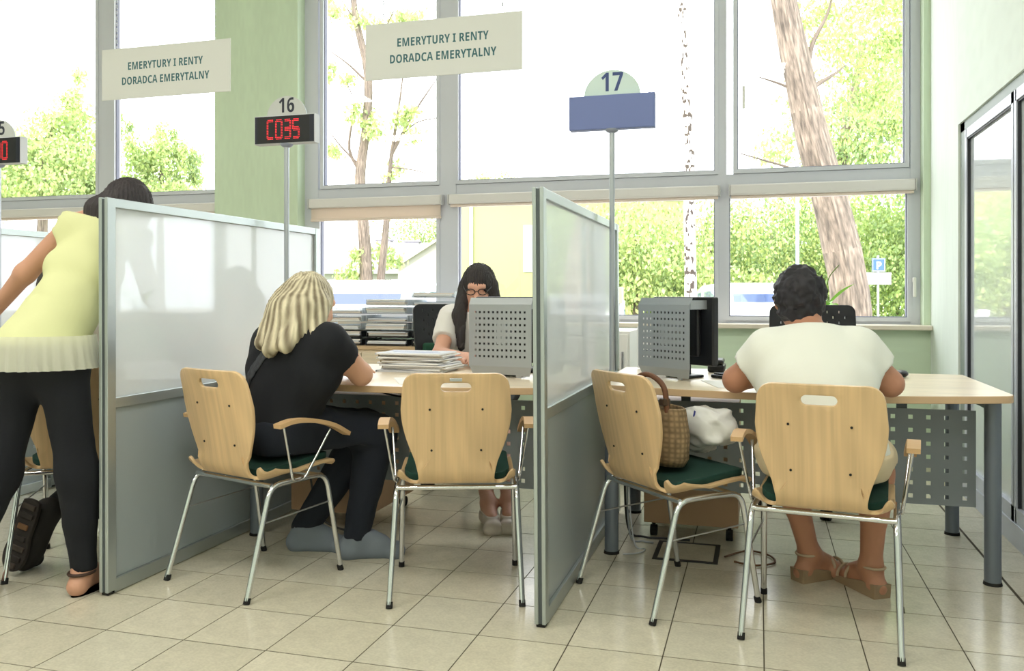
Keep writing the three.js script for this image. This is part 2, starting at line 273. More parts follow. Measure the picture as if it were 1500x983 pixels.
function makeChair(mat, arms = true) {
  const t = new THREE.Group();
  mesh('shell', shellGeo, mat, t); mesh('seat_pad', padGeo, M.seatGreen, t).userData.label = 'dark green seat pad';
  for (const [x, s] of [[-.095, PL - .135], [.095, PL - .135], [-.09, PL - .29], [.09, PL - .29]]) {
    const p = profile.getPointAt(s / PL), tg = profile.getTangentAt(s / PL), g = new THREE.CylinderGeometry(.0042, .0042, .004, 10);
    g.rotateX(Math.PI / 2 - Math.atan2(tg.z, tg.y) * -1); g.translate(x, p.y - tg.z * .003, p.z + tg.y * .003 - .018 * (x / .19) * (x / .19)); mesh('bolt', g, M.rubber, t);
  }
  for (const sx of [-1, 1]) {
    for (const [dz, a, b] of [[1, .237, .115], [-1, .233, -.165]]) {
      const foot = dz * .235, l = mesh('leg', bent([[sx * a, .012, foot], [sx * .222, .402, b], [sx * .222, .404, (.115 - .165) / 2]], .0105, .05), M.chrome, t);
      mesh('rubber_foot', rod([sx * a, 0, foot + dz * .002], [sx * (a - .001), .022, foot - dz * .005], .0125, .012), M.rubber, l);
    }
    const r = (y, up) => { const k = (y - .012) / .39; return [sx * (.237 - .015 * k), y, up > 0 ? .235 - .12 * k : -.235 + .07 * k]; };
    mesh('stretcher', rod(r(.27, 1), r(.29, -1), .0032, .0032, 6), M.chromeSoft, t);
    if (arms) { const a = mesh('armrest', armGeo(sx), M.plyEdge, t); a.userData.label = 'curved beech armrest';
    mesh('arm_support', bent([[sx * .268, .62, .09], [sx * .238, .405, .02], [sx * .238, .402, -.035], [sx * .262, .585, -.15]], .0052, .02, 8), M.chrome, t); }
  }
  mesh('crossbar', [rod([-.222, .4, .11], [.222, .4, .11], .0095), rod([-.222, .4, -.13], [.222, .4, -.13], .0095)], M.chrome, t);
  return t;
}
const chairSpecs = [
  ['plywood armchair the blonde visitor in black sits on', -1.925, 3.01, 18, 0],
  ['empty plywood armchair between the blonde visitor and the frosted divider', -1.114, 3.118, -18.5, 1],
  ['armless plywood chair carrying the straw bag', -.335, 3.255, 47, 2],
  ['plywood armchair the curly haired woman in white sits on', .212, 3.078, 8.5, 0],
  ['armless plywood chair behind the legs of the standing woman', -2.69, 2.965, -27, 2],
];
const chairProtos = [0, 1, 2].map((k) => makeChair(M.ply[k], k < 2));
for (const [label, x, D, phi, k] of chairSpecs) {
  const c = chairProtos[k].clone(); c.name = numbered(k < 2 ? 'plywood_armchair' : 'plywood_chair'); c.position.set(x, 0, -D); c.rotation.y = -phi * Math.PI / 180; tag(c, label, 'chair', 'plywood visitor chairs'); scene.add(c);
  if (label.startsWith('empty')) mesh('label_plate', rb(-.022, .022, .806, .817, .2405, .243, .0008), M.chromeSoft, c).userData.label = 'small metal plate above the hand slot';
}

// ---------------------------------------------------------------- office swivel chairs
function officeChair(x, D, turn, label) {
  const t = thing('swivel_chair', label, 'office chair', [x, 0, -D], turn, 'black swivel chairs');   // faces local +z
  for (let k = 0; k < 5; k++) {
    const a = k * Math.PI * 2 / 5 + .3, l = mesh('base_arm', rod([0, .1, 0], [Math.cos(a) * .29, .075, Math.sin(a) * .29], .024, .015), M.chairBlack, t);
    mesh('caster', [new THREE.CylinderGeometry(.027, .027, .018, 16).rotateZ(Math.PI / 2).rotateY(a * 1.7).translate(Math.cos(a) * .29 + .012, .027, Math.sin(a) * .29), new THREE.CylinderGeometry(.027, .027, .018, 16).rotateZ(Math.PI / 2).rotateY(a * 1.7).translate(Math.cos(a) * .29 - .014, .027, Math.sin(a) * .29), rod([Math.cos(a) * .29, .03, Math.sin(a) * .29], [Math.cos(a) * .29, .08, Math.sin(a) * .29], .008)], M.rubber, l);
  }
  mesh('column', [rod([0, .08, 0], [0, .25, 0], .03), rod([0, .2, 0], [0, .42, 0], .016)], M.chairBlack, t);
  mesh('seat', rb(-.23, .23, .42, .49, -.22, .24, .03, 4), std(0x1d3b2c, .95), t);
  const s = new THREE.Shape(); s.moveTo(-.19, 0); s.lineTo(.19, 0); s.quadraticCurveTo(.235, .2, .225, .44); s.quadraticCurveTo(.22, .47, .19, .475); s.lineTo(-.19, .475); s.quadraticCurveTo(-.22, .47, -.225, .44); s.quadraticCurveTo(-.235, .2, -.19, 0);
  for (let j = 0; j < 6; j++) for (let i = 0; i < 6; i++) { const hx = -.165 + i * .062 + (j % 2) * .031 - .003, hy = .44 - j * .03, p = new THREE.Path(); if (hx > .185) continue; p.moveTo(hx - .0065, hy - .011); p.lineTo(hx - .0065, hy + .011); p.lineTo(hx + .0065, hy + .011); p.lineTo(hx + .0065, hy - .011); p.closePath(); s.holes.push(p); }
  const b = new THREE.ExtrudeGeometry(s, { depth: .014, bevelEnabled: true, bevelSize: .004, bevelThickness: .004, bevelSegments: 2 }); b.rotateX(-.12); b.translate(0, .58, -.26);
  mesh('backrest', b, M.chairBlack, t);
  mesh('back_cushion', rb(-.19, .19, .6, .82, -.255, -.215, .018, 3).rotateX(0), std(0x1f4a36, .95), t);
  mesh('back_stem', tube([[0, .42, -.1], [0, .43, -.25], [0, .55, -.285], [0, .75, -.29]], .018), M.chairBlack, t);
  return t;
}
officeChair(-1.68, 4.86, .72, 'black swivel chair the long haired clerk sits on');
officeChair(.30, 4.81, .05, 'empty black swivel chair under the window board behind the desk');

// ---------------------------------------------------------------- monitors with perforated rear guards
function monitor(x, D, turn, label) {       // local +z faces the visitors
  const t = thing('computer_monitor', label, 'monitor', [x, .7405, -D], turn, 'monitors with metal guards');
  const s = new THREE.Shape(); s.moveTo(-.155, .05); s.lineTo(.155, .05); s.lineTo(.155, .33); s.lineTo(-.155, .33); s.closePath();
  squareHoles(s, -.122, .122, 12, .095, .295, 8, .0048);
  const foot = new THREE.Shape(); foot.moveTo(-.155, .052); foot.lineTo(-.14, .008); foot.lineTo(-.1, .008); foot.lineTo(-.1, 0); foot.lineTo(-.075, 0); foot.lineTo(-.075, .012); foot.lineTo(.075, .012); foot.lineTo(.075, 0); foot.lineTo(.1, 0); foot.lineTo(.1, .008); foot.lineTo(.14, .008); foot.lineTo(.155, .052); foot.closePath();
  mesh('rear_guard', [new THREE.ExtrudeGeometry(s, { depth: .003, bevelEnabled: false }), new THREE.ExtrudeGeometry(foot, { depth: .003, bevelEnabled: false }).translate(0, -.052, 0).rotateX(.28).translate(0, .052, 0), new THREE.BoxGeometry(.31, .036, .003).translate(0, .018, 0).rotateX(-.55).translate(0, .329, .001)], M.guard, t).userData.label = 'silver metal guard perforated with squares';
  mesh('guard_arm', [bx(-.15, -.146, .31, .35, -.13, -.01), bx(.146, .15, .31, .35, -.13, -.01), bx(-.03, .03, .15, .25, -.12, 0)], M.guard, t);
  mesh('casing', [rb(-.185, .185, .06, .365, -.155, -.115, .01, 2), rb(-.12, .12, .1, .33, -.118, -.09, .012, 2)], M.plasticBlack, t);
  mesh('screen', bx(-.17, .17, .08, .35, -.1565, -.154), std(0x101a2c, .15), t);
  mesh('stand', [rb(-.07, .07, 0, .014, -.19, -.08, .006), rb(-.03, .03, .01, .12, -.15, -.12, .006)], M.plasticBlack, t);
  return t;
}
monitor(-.41, 3.87, -38 * Math.PI / 180, 'black monitor with perforated silver guard on the desk next to the keyboard');
monitor(-1.125, 3.72, -8 * Math.PI / 180, 'black monitor with perforated silver guard in front of the clerk');
function keyboard(x, D, turn, label) {
  const t = thing('keyboard', label, 'keyboard', [x, .7405, -D], turn, 'keyboards');
  mesh('case', rb(-.22, .22, 0, .016, -.075, .075, .006), M.plasticBlack, t);
  const k = []; for (let r = 0; r < 5; r++) for (let c = 0; c < 20; c++) k.push(bx(-.21 + c * .021, -.194 + c * .021, .014, .022, -.062 + r * .026, -.041 + r * .026));
  mesh('keys', k, std(0x2a2d33, .5), t).userData.kind = 'stuff'; return t;
}
keyboard(.0, 4.08, .75, 'black keyboard beside the monitor with the curly haired woman');
keyboard(-1.06, 4.05, .1, 'black keyboard behind the monitor of the clerk');
mesh('telephone', [rb(-.04, .04, 0, .035, -.09, .09, .01), rb(-.035, .035, .035, .06, -.085, .085, .012)], M.plasticBlack).position.set(-.2, .7405, -4.34);
tag(scene.children.at(-1), 'small black telephone on the desk behind the keyboard', 'telephone');
{ const t = mesh('mouse', new THREE.SphereGeometry(.03, 16, 10).scale(1, .55, 1.7).translate(0, .016, 0), M.plasticBlack); t.position.set(.62, .7405, -4.25); tag(t, 'black computer mouse near the back edge of the desk', 'mouse'); }
const ORD = ['first', 'second', 'third', 'fourth', 'fifth', 'sixth', 'seventh', 'eighth', 'ninth', 'tenth'];
// papers on the visitor desk
{
  const bluish = std(0x8296c8, .8), manila = std(0xd9c9a8, .85), grey = std(0xd6d8de, .85);
  for (let i = 0; i < 10; i++) {
    const t = thing('paper_folder', i === 9 ? 'white folder with blue stripes on top of the paper pile' : `${ORD[i]} folder from the bottom of the paper pile on the desk`, 'folder', [-1.62 + rr(-.02, .02), .7405 + i * .0092, -3.98 + rr(-.02, .02)], rr(-.18, .12), 'folders piled on the desk');
    mesh('cover', [bx(-.165, .165, 0, .0012, -.12, .12), bx(-.165, .165, .0072, .0084, -.12, .12), bx(-.166, -.164, 0, .0084, -.12, .12)], [grey, M.paper, manila][i % 3], t);
    mesh('sheets', bx(-.158, .168 + rr(0, .012), .0014, .007, -.114, .116 + rr(0, .01)), M.paper, t);
    if (i === 9 || i === 6) mesh('stripe', [bx(-.1, .14, .0084, .0088, .03, .045), bx(-.14, .1, .0084, .0088, -.05, -.036)], bluish, t);
  }
  const sheet = mesh('paper_sheet', bx(-.105, .105, 0, .001, -.148, .148), M.paper); sheet.position.set(-1.42, .7405, -3.5); sheet.rotation.y = .5; tag(sheet, 'white form lying on the desk beside the elbow of the blonde visitor', 'paper');
  const s2 = mesh('paper_sheet', bx(-.105, .105, 0, .001, -.148, .148), M.paper); s2.position.set(.36, .7405, -4.05); s2.rotation.y = -.2; tag(s2, 'white form lying on the desk of the curly haired woman', 'paper');
  const s3 = mesh('paper_sheet', bx(-.105, .105, 0, .001, -.148, .148), M.paper); s3.position.set(-.1, .7405, -3.72); s3.rotation.y = .3; tag(s3, 'white form in front of the black keyboard', 'paper');
  const pen = mesh('pen', rod([-.07, .744, 0], [.07, .744, .02], .004), M.plasticBlack); pen.position.set(-1.33, 0, -3.62); tag(pen, 'black pen lying on the desk by the paper pile', 'pen');
}
// low cabinet with letter trays under the window
{
  const c = thing('low_cabinet', 'beech low cabinet under the window carrying the letter trays', 'cabinet', [-2.75, 0, -5.86]);
  mesh('body', rb(-.8, .8, .05, .72, -.2, .2, .004), M.beech, c); mesh('top', rb(-.82, .82, .72, .745, -.215, .215, .004), M.beechEdge, c); mesh('plinth', bx(-.78, .78, 0, .05, -.18, .18), M.aluDark, c);
  for (let k = 0; k < 4; k++) { const d = mesh('door', rb(-.795 + k * .4, -.4 + k * .4, .06, .7, .2, .216, .003), M.beech, c); mesh('handle', rod([-.43 + k * .4, .52, .225], [-.43 + k * .4, .62, .225], .005), M.chromeSoft, d); }
  const trayM = phy(0xe9eef2, .15, { transmission: .5, thickness: 0 }), smoke = phy(0x3a3f46, .2, { transmission: .25, thickness: 0 });
  for (let col = 0; col < 3; col++) for (let l = 0; l < (col === 2 ? 7 : 6 - (col === 0 ? 1 : 0)); l++) {
    const dark = l < 2, t = thing('letter_tray', `${ORD[l]} letter tray from the bottom in the ${['stack behind the blonde hair', 'middle stack', 'stack beside the clerk chair'][col]}, ${dark ? 'smoky' : 'clear'} plastic`, 'letter tray', [-2.95 + col * .36 + rr(-.008, .008), .746 + l * .058, -5.86 + rr(-.008, .008)], rr(-.03, .03), 'letter trays on the low cabinet');
    mesh('tray', [bx(-.165, .165, 0, .003, -.13, .13), bx(-.165, -.162, 0, .045, -.13, .13), bx(.162, .165, 0, .045, -.13, .13), bx(-.165, .165, 0, .03, -.13, -.127)], dark ? smoke : trayM, t);
    const n = 2 + Math.floor(rnd() * 3); for (let k = 0; k < n; k++) { const p = bx(-.15, .15, 0, .009, -.12, .125 + rr(0, .02)); p.rotateY(rr(-.05, .05)); p.translate(0, .004 + k * .0105, 0); mesh('papers', p, dark && k < 1 ? std(0x44403c, .9) : [M.paper, std(0xe4d9cf, .9), std(0xdfe3ea, .9)][(k + l + col) % 3], t); }
  }
}
// drawer pedestals under the desks
function pedestal(x, D, label) {
  const t = thing('drawer_pedestal', label, 'drawer unit', [x, 0, -D], 0, 'beech drawer pedestals');
  mesh('body', rb(-.21, .21, .07, .6, -.27, .27, .004), std(0xb99775, .55), t);
  for (let k = 0; k < 3; k++) { const d = mesh('drawer', rb(-.205, .205, .085 + k * .17, .245 + k * .17, -.288, -.27, .003), M.beech, t); mesh('handle', rod([-.06, .2 + k * .17, -.298], [.06, .2 + k * .17, -.298], .005), M.chromeSoft, d); }
  for (const [a, b] of [[-.17, -.22], [.17, -.22], [-.17, .22], [.17, .22]]) mesh('caster', [new THREE.CylinderGeometry(.025, .025, .03, 14).rotateZ(Math.PI / 2).translate(a, .025, b), rod([a, .03, b], [a, .075, b], .009)], M.rubber, t);
}
pedestal(-1.98, 4.0, 'beech drawer pedestal on casters behind the legs of the blonde visitor');
pedestal(-.3, 4.24, 'beech drawer pedestal on casters under the desk with the keyboard');

// ---------------------------------------------------------------- number posts and hanging signs
const numTex = (txt, bg, ink) => canvasTex(512, 300, (c, w, h) => { c.fillStyle = bg; c.fillRect(0, 0, w, h); c.fillStyle = ink; c.font = 'bold 236px sans-serif'; c.textAlign = 'center'; c.textBaseline = 'middle'; c.save(); c.translate(w / 2, 178); c.scale(.82, 1); c.fillText(txt, 0, 0); c.restore(); });
const SEG = { C: 'adef', 0: 'abcdef', 3: 'abcdg', 5: 'acdfg', 4: 'bcfg', ' ': '' };
function ledTex(txt) {
  return canvasTex(768, 320, (c, w, h) => {
    c.fillStyle = '#000'; c.fillRect(0, 0, w, h); c.fillStyle = '#ff2030'; const dx = 14, dy = 19, ox = (w - (txt.length * 9 - 1) * dx) / 2, oy = (h - 13 * dy) / 2;
    [...txt].forEach((ch, k) => { for (let i = 0; i < 8; i++) for (let j = 0; j < 13; j++) { const s = SEG[ch], on = (j < 2 && s.includes('a') && i > 0 && i < 7) || (j > 10 && s.includes('d') && i > 0 && i < 7) || (j > 4 && j < 8 && s.includes('g') && i > 0 && i < 7) || (i < 2 && j > 0 && j < 7 && s.includes('f')) || (i < 2 && j > 5 && j < 12 && s.includes('e')) || (i > 5 && j > 0 && j < 7 && s.includes('b')) || (i > 5 && j > 5 && j < 12 && s.includes('c')); if (on) { c.beginPath(); c.ellipse(ox + (k * 9 + i) * dx + 6, oy + j * dy + 8, 5, 4.6, 0, 0, 7); c.fill(); } } });
  });
}
function numberPost(x, D, h0, hb, w, hh, r, num, led, label) {     // h0 foot height, hb underside of the board
  const t = thing('number_post', label, 'counter sign', [x, h0, -D], 0, 'counter number posts'), H = hb - h0;
  mesh('pole', rod([0, 0, 0], [0, H + .02, 0], .0125, .0125, 16), std(0xb4b9c0, .35, .7), t);
  mesh('base_plate', [new THREE.CylinderGeometry(.018, .02, .012, 20).translate(0, .006, 0), new THREE.CylinderGeometry(.0145, .017, .03, 16).translate(0, .02, 0)], M.alu, t);
  mesh('collar', new THREE.SphereGeometry(.032, 18, 10, 0, Math.PI * 2, Math.PI / 2, Math.PI / 2).scale(1, .6, 1).translate(0, H + .002, 0), std(0x9aa1b4, .4, .4), t);
  const board = mesh('display', rb(-w / 2, w / 2, H, H + hh, -.025, .022, .003), led ? std(0xc9cbd0, .5) : std(0x6f7db0, .5), t);
  mesh('screen', bx(-w / 2 + .004, w / 2 - .004, H + .004, H + hh - .004, .022, .0235), led ? std(0x14182a, .3) : std(0x6a78ac, .45), board);
  if (led) { const q = new THREE.PlaneGeometry(w * .86, hh * .94); q.translate(-.005, H + hh / 2, .0242); mesh('digits', q, new THREE.MeshStandardMaterial({ color: 0x05060c, roughness: .4, emissive: 0xffffff, emissiveMap: ledTex(led), emissiveIntensity: 2.4 }), board).userData.label = 'glowing red dot matrix digits ' + led.trim(); }
  const s = new THREE.Shape(); s.moveTo(-r, 0); s.absellipse(0, 0, r, r * .92, Math.PI, 0, true); s.closePath();
  const d = new THREE.ExtrudeGeometry(s, { depth: .006, bevelEnabled: false, curveSegments: 32 }); d.translate(0, H + hh - .003, -.004);
  const uv = d.attributes.uv, p = d.attributes.position; for (let i = 0; i < p.count; i++) uv.setXY(i, p.getX(i) / (2 * r) + .5, (p.getY(i) - H - hh) / (r * 1.17));
  const disc = phy(0xffffff, .5, { map: numTex(num, led ? '#cfd2cf' : '#d3e2dc', led ? '#1f2638' : '#3c4f86'), transmission: .25, thickness: 0 });
  mesh('number_disc', d, [disc, std(0xcdd6e4, .5)], t).userData.label = 'half round plate with the number ' + num;
}
numberPost(-.642, 3.88, .7405, 1.864, .39, .155, .129, '17', null, 'tall post with half round plate 17 and blank blue display');
numberPost(-2.235, 3.765, .7405, 1.855, .333, .14, .109, '16', 'C035', 'counter post 16 with red LED display standing on the blonde visitor desk');
numberPost(-3.86, 3.62, .7405, 1.80, .333, .14, .109, '15', ' 040', 'counter post 15 with red LED display past the standing woman');
const signTex = canvasTex(1024, 350, (c, w, h) => { c.fillStyle = '#d8dad6'; c.fillRect(0, 0, w, h); c.fillStyle = '#2f6068'; c.font = 'bold 74px sans-serif'; c.textAlign = 'center'; c.textBaseline = 'middle'; for (const [s, y] of [['EMERYTURY I RENTY', 126], ['DORADCA EMERYTALNY', 228]]) { c.save(); c.translate(w / 2, y); c.scale(.84, 1); c.fillText(s, 0, 0); c.restore(); } });
function hangingSign(x, label) {
  const t = thing('hanging_sign', label, 'sign', [x, 2.255, -4.2], 0, 'hanging counter signs'), w = .433, h = .297;
  mesh('board', bx(-w, w, 0, h, -.002, .002), std(0xd8dad6, .6), t);
  mesh('lettering', new THREE.PlaneGeometry(w * 2 - .004, h - .004).translate(0, h / 2, .0026), std(0xffffff, .6, 0, { map: signTex }), t).userData.label = 'print reading EMERYTURY I RENTY DORADCA EMERYTALNY';
  for (const sx of [-.33, .33]) { const ch = []; const n = 46; for (let k = 0; k < n; k++) { const g = new THREE.TorusGeometry(.011, .0022, 4, 8); g.scale(.6, 1, 1); if (k % 2) g.rotateY(Math.PI / 2); g.translate(sx, h + .008 + k * (CH - 2.255 - h - .016) / (n - 1), 0); ch.push(g); } mesh('chain', ch, M.chromeSoft, t); }
}
hangingSign(-3.28, 'white hanging sign with green lettering in front of the pillar');
hangingSign(-1.585, 'white hanging sign with green lettering in front of the three bay window');

// ---------------------------------------------------------------- things round desk 17
{ // white cabinet and printed notice behind the divider
  const c = thing('white_cabinet', 'narrow white cabinet standing behind the frosted divider', 'cabinet', [-.93, 0, -5.3]);
  mesh('body', rb(-.2, .2, .03, .9, -.25, .25, .004), M.white, c); mesh('door', rb(-.19, .19, .05, .88, .25, .265, .003), M.white, c); mesh('plinth', bx(-.19, .19, 0, .03, -.24, .24), M.aluDark, c);
  mesh('handle', rod([.16, .62, .275], [.16, .78, .275], .006), M.chromeSoft, c);
  const n = thing('notice_stand', 'white printed notice leaning behind the perforated monitor guard', 'notice', [-.52, .741, -4.38], .15);
  const nt = canvasTex(256, 362, (k, w, h) => { k.fillStyle = '#f4f5f6'; k.fillRect(0, 0, w, h); k.fillStyle = '#8d9399'; for (let i = 0; i < 7; i++) { k.fillRect(w / 2 - (i % 3 === 0 ? 40 : 85), 40 + i * 42, i % 3 === 0 ? 80 : 170, 7); } });
  mesh('sheet', bx(-.075, .075, 0, .21, -.0015, .0015).rotateX(-.15).translate(0, .004, 0), M.paper, n); mesh('print', new THREE.PlaneGeometry(.146, .206).translate(0, .105, .0022).rotateX(-.15).translate(0, .004, 0), std(0xffffff, .7, 0, { map: nt }), n);
  mesh('easel', bx(-.02, .02, 0, .12, -.004, -.002).rotateX(.35).translate(0, 0, -.06), M.plasticGrey, n);
}
{ // straw bag, plastic bag on chair C
  const straw = std(0xffffff, .95, 0, { map: dataTex(256, 256, (u, v) => shade([142, 120, 90], .82 + .3 * Math.abs(Math.sin(u * 90) * Math.sin(v * 120)) + noise3(u * 40, v * 40, 3) * .12)) });
  const t = thing('straw_bag', 'woven straw handbag with leather strap leaning on the plywood chair back', 'bag', [-.362, .483, -3.288], -.82);
  const prof = [[.0, 0], [.13, 0], [.15, .03], [.155, .12], [.135, .22], [.125, .225], [.12, .22], [.14, .12], [.13, .02]].map(([a, b]) => new THREE.Vector2(a, b));
  t.scale.setScalar(.95); mesh('basket', new THREE.LatheGeometry(prof, 32).scale(1.05, 1, .5), straw, t);
  mesh('lining', new THREE.CylinderGeometry(.115, .12, .02, 24).scale(1.05, 1, .5).translate(0, .19, 0), std(0x2f4438, .9), t);
  mesh('handle', [tube([[-.07, .2, -.064], [-.08, .1, -.084], [-.02, .035, -.09], [.05, .09, -.086], [.07, .2, -.064]], .009, 30)], straw, t);
  mesh('leather_strap', tube([[-.1, .2, .05], [-.09, .31, .06], [0, .35, .06], [.09, .31, .05], [.1, .21, .04]], .011, 30), std(0x6b4630, .6), t);
  mesh('buckle', rb(.08, .11, .235, .265, .03, .065, .005), std(0x4a3b30, .4, .4), t);
}
// white plastic bag: lumpy closed surface
const lump = (rx, ry, rz, amp, freq, seed, seg = 40) => { const g = new THREE.SphereGeometry(1, seg, seg * .7 | 0), p = g.attributes.position; for (let i = 0; i < p.count; i++) { const x = p.getX(i), y = p.getY(i), z = p.getZ(i), k = 1 + amp * noise3(x * freq + seed, y * freq, z * freq) + amp * .5 * Math.abs(noise3(x * freq * 2.7, y * freq * 2.7 + seed, z * freq * 2.7)); p.setXYZ(i, Math.sign(x) * Math.pow(Math.abs(x), .75) * rx * k, Math.sign(y) * Math.pow(Math.abs(y), .7) * ry * k, Math.sign(z) * Math.pow(Math.abs(z), .75) * rz * k); } g.computeVertexNormals(); return g; };
{
  const t = thing('plastic_bag', 'crumpled white plastic bag with a blue mark lying beside the straw bag', 'plastic bag', [-.205, .487, -3.415], -.82);
  const bagM = phy(0xf3f3ef, .45, { transmission: .15, thickness: 0 });
  mesh('body', lump(.12, .075, .08, .14, 2.2, 4).translate(.02, .12, 0), bagM, t);
  mesh('loose_end', lump(.07, .042, .06, .2, 2.6, 9, 28).translate(-.05, .055, -.01), bagM, t);
  mesh('blue_mark', bx(-.004, .004, -.022, .022, 0, .002).rotateZ(-.3).translate(.03, .165, .074), std(0x3c4aa0, .6), t);
}
{ // floor box frame and cables
  const t = thing('floor_outlet', 'dark framed floor outlet lid under the desk', 'floor outlet', [-.3, 0, -3.79]);
  mesh('frame', [bx(-.135, .135, 0, .004, .12, .14), bx(-.135, .135, 0, .004, -.14, -.12), bx(-.135, -.115, 0, .004, -.12, .12), bx(.115, .135, 0, .004, -.12, .12)], std(0x2c2d2f, .6), t); mesh('lid', bx(-.115, .115, 0, .003, -.12, .12), tileMats[0], t);
  const cab = (pts, r, col, label) => { const m = mesh('cable', tube(pts.map(([x, y, D]) => V(x, y, D)), r, 80, 6), std(col, .6)); tag(m, label, 'cable', 'cables under the desks'); };
  cab([[-.56, .66, 3.89], [-.575, .3, 3.89], [-.56, .03, 3.885], [-.5, .0065, 3.885], [-.455, .0065, 3.87]], .0045, 0x9aa0a4, 'grey cable looping down beside the frosted divider');
  cab([[-.59, .66, 3.97], [-.6, .3, 3.98], [-.58, .04, 3.965], [-.5, .0075, 3.95], [-.4, .0075, 3.953], [-.3, .0075, 3.952]], .0055, 0x1e1e20, 'thick black cable curling past the floor outlet');
  cab([[-.14, .0065, 3.75], [-.05, .0065, 3.86], [.04, .0065, 3.82], [.06, .0065, 3.72], [-.02, .0065, 3.66], [-.1, .0065, 3.69]], .0045, 0x6a4a30, 'brown cable lying in a loop beside the floor outlet');
  cab([[-.54, .66, 3.805], [-.555, .3, 3.805], [-.53, .03, 3.79], [-.48, .0055, 3.77], [-.5, .0055, 3.7], [-.56, .0055, 3.67]], .0035, 0xbfc3c6, 'thin pale cable hanging behind the perforated panel');
  cab([[-1.78, .7065, 3.59], [-1.6, .662, 3.594], [-1.5, .655, 3.59], [-1.35, .664, 3.59], [-1.2, .66, 3.594], [-1.0, .7065, 3.59]], .0045, 0x17181a, 'black cable sagging below the desk with the paper pile');
  cab([[-2.1, .66, 3.69], [-2.06, .25, 3.685], [-2.0, .06, 3.68], [-1.86, .0075, 3.67], [-1.72, .0075, 3.66]], .005, 0x55534e, 'dark cable dropping in front of the pedestal');
}
// orchid on the window board
{
  const t = thing('orchid_pot', 'potted orchid with broad leaves and brown stake on the window board', 'potted plant', [.425, SILL, -6.19]);
  mesh('pot', new THREE.LatheGeometry([[0, 0], [.05, 0], [.07, .1], [.078, .105], [.078, .125], [.07, .125], [.065, .1], [0, .1]].map(([a, b]) => new THREE.Vector2(a, b)), 24), std(0xe9e6d2, .5), t);
  const leafG = (len, wd, up, ang, curl) => { const s = 10, g = new THREE.PlaneGeometry(1, 1, 4, s), p = g.attributes.position; for (let i = 0; i < p.count; i++) { const u = p.getX(i), v = p.getY(i) + .5, w = wd * Math.sin(Math.PI * Math.min(1, v * .92 + .06)); p.setXYZ(i, u * w, up * v - curl * v * v + Math.abs(u) * w * .5, len * v); } g.rotateY(ang); g.translate(0, .1, 0); g.computeVertexNormals(); return g; };
  const lm = new THREE.MeshPhysicalMaterial({ color: 0x8ccf3e, roughness: .55, transmission: .25, side: THREE.DoubleSide });
  for (const [l, w, u, a, c] of [[.2, .06, .22, 1.1, .05], [.17, .055, .2, -1.3, .04], [.15, .05, .1, 2.4, .08], [.16, .055, .14, .2, .1], [.13, .05, .26, -2.2, .02]]) mesh('leaf', leafG(l, w, u, a, c), lm, t);
  mesh('stem', [tube([[0, .1, 0], [.01, .22, .0], [.03, .32, .01], [.09, .4, .02]], .0035, 20, 6), tube([[.0, .1, 0], [-.02, .25, 0], [-.03, .36, 0]], .003, 20, 6)], std(0x6f8a3a, .7), t);
  mesh('stake', tube([[-.045, .1, 0], [-.05, .15, .0], [-.04, .2, .0]], .008, 12, 8), std(0xb5532c, .7), t);
}

// ---------------------------------------------------------------- outside
const GY = -.25;
structure('ground_street', bx(-60, 60, GY - .3, GY, -90, -OUT), std(0xb9b6ae, .95), 'sunlit grey paved yard outside the windows', 'ground');
structure('ground_lawn', [bx(-40, -3.5, GY, GY + .03, -60, -20), bx(-1, 40, GY, GY + .03, -60, -17.5)], std(0x86a24e, .95), 'strip of lawn beyond the parked cars', 'lawn');
const barkTex = dataTex(128, 256, (u, v) => shade([128, 116, 105], .9 + .25 * noise3(u * 26, v * 10, 3) + .15 * noise3(u * 60, v * 30, 8)));
const bark = std(0xffffff, .95, 0, { map: barkTex, bumpMap: barkTex, bumpScale: .02 });
const birchBark = std(0xffffff, .85, 0, { map: dataTex(128, 512, (u, v) => { const k = noise3(u * 6, v * 34, 11) + .5 * noise3(u * 14, v * 80, 12); return k > .42 ? [70, 62, 56] : shade([236, 230, 220], 1 + .06 * noise3(u * 20, v * 60, 2)); }) });
const leafGeo = new THREE.PlaneGeometry(1, 1.5, 1, 2); { const p = leafGeo.attributes.position; for (let i = 0; i < p.count; i++) { if (Math.abs(p.getY(i)) > .5) p.setX(i, p.getX(i) * .25); p.setZ(i, -.25 * p.getX(i) * p.getX(i) + .06 * p.getY(i)); } leafGeo.computeVertexNormals(); }
const leafMats = [0xffffff].map((c) => new THREE.MeshPhysicalMaterial({ color: c, roughness: .6, transmission: .4, thickness: 0, side: THREE.DoubleSide }));
const GREENS = [[.5, .6, .22], [.38, .5, .2], [.58, .66, .26], [.3, .42, .18]];
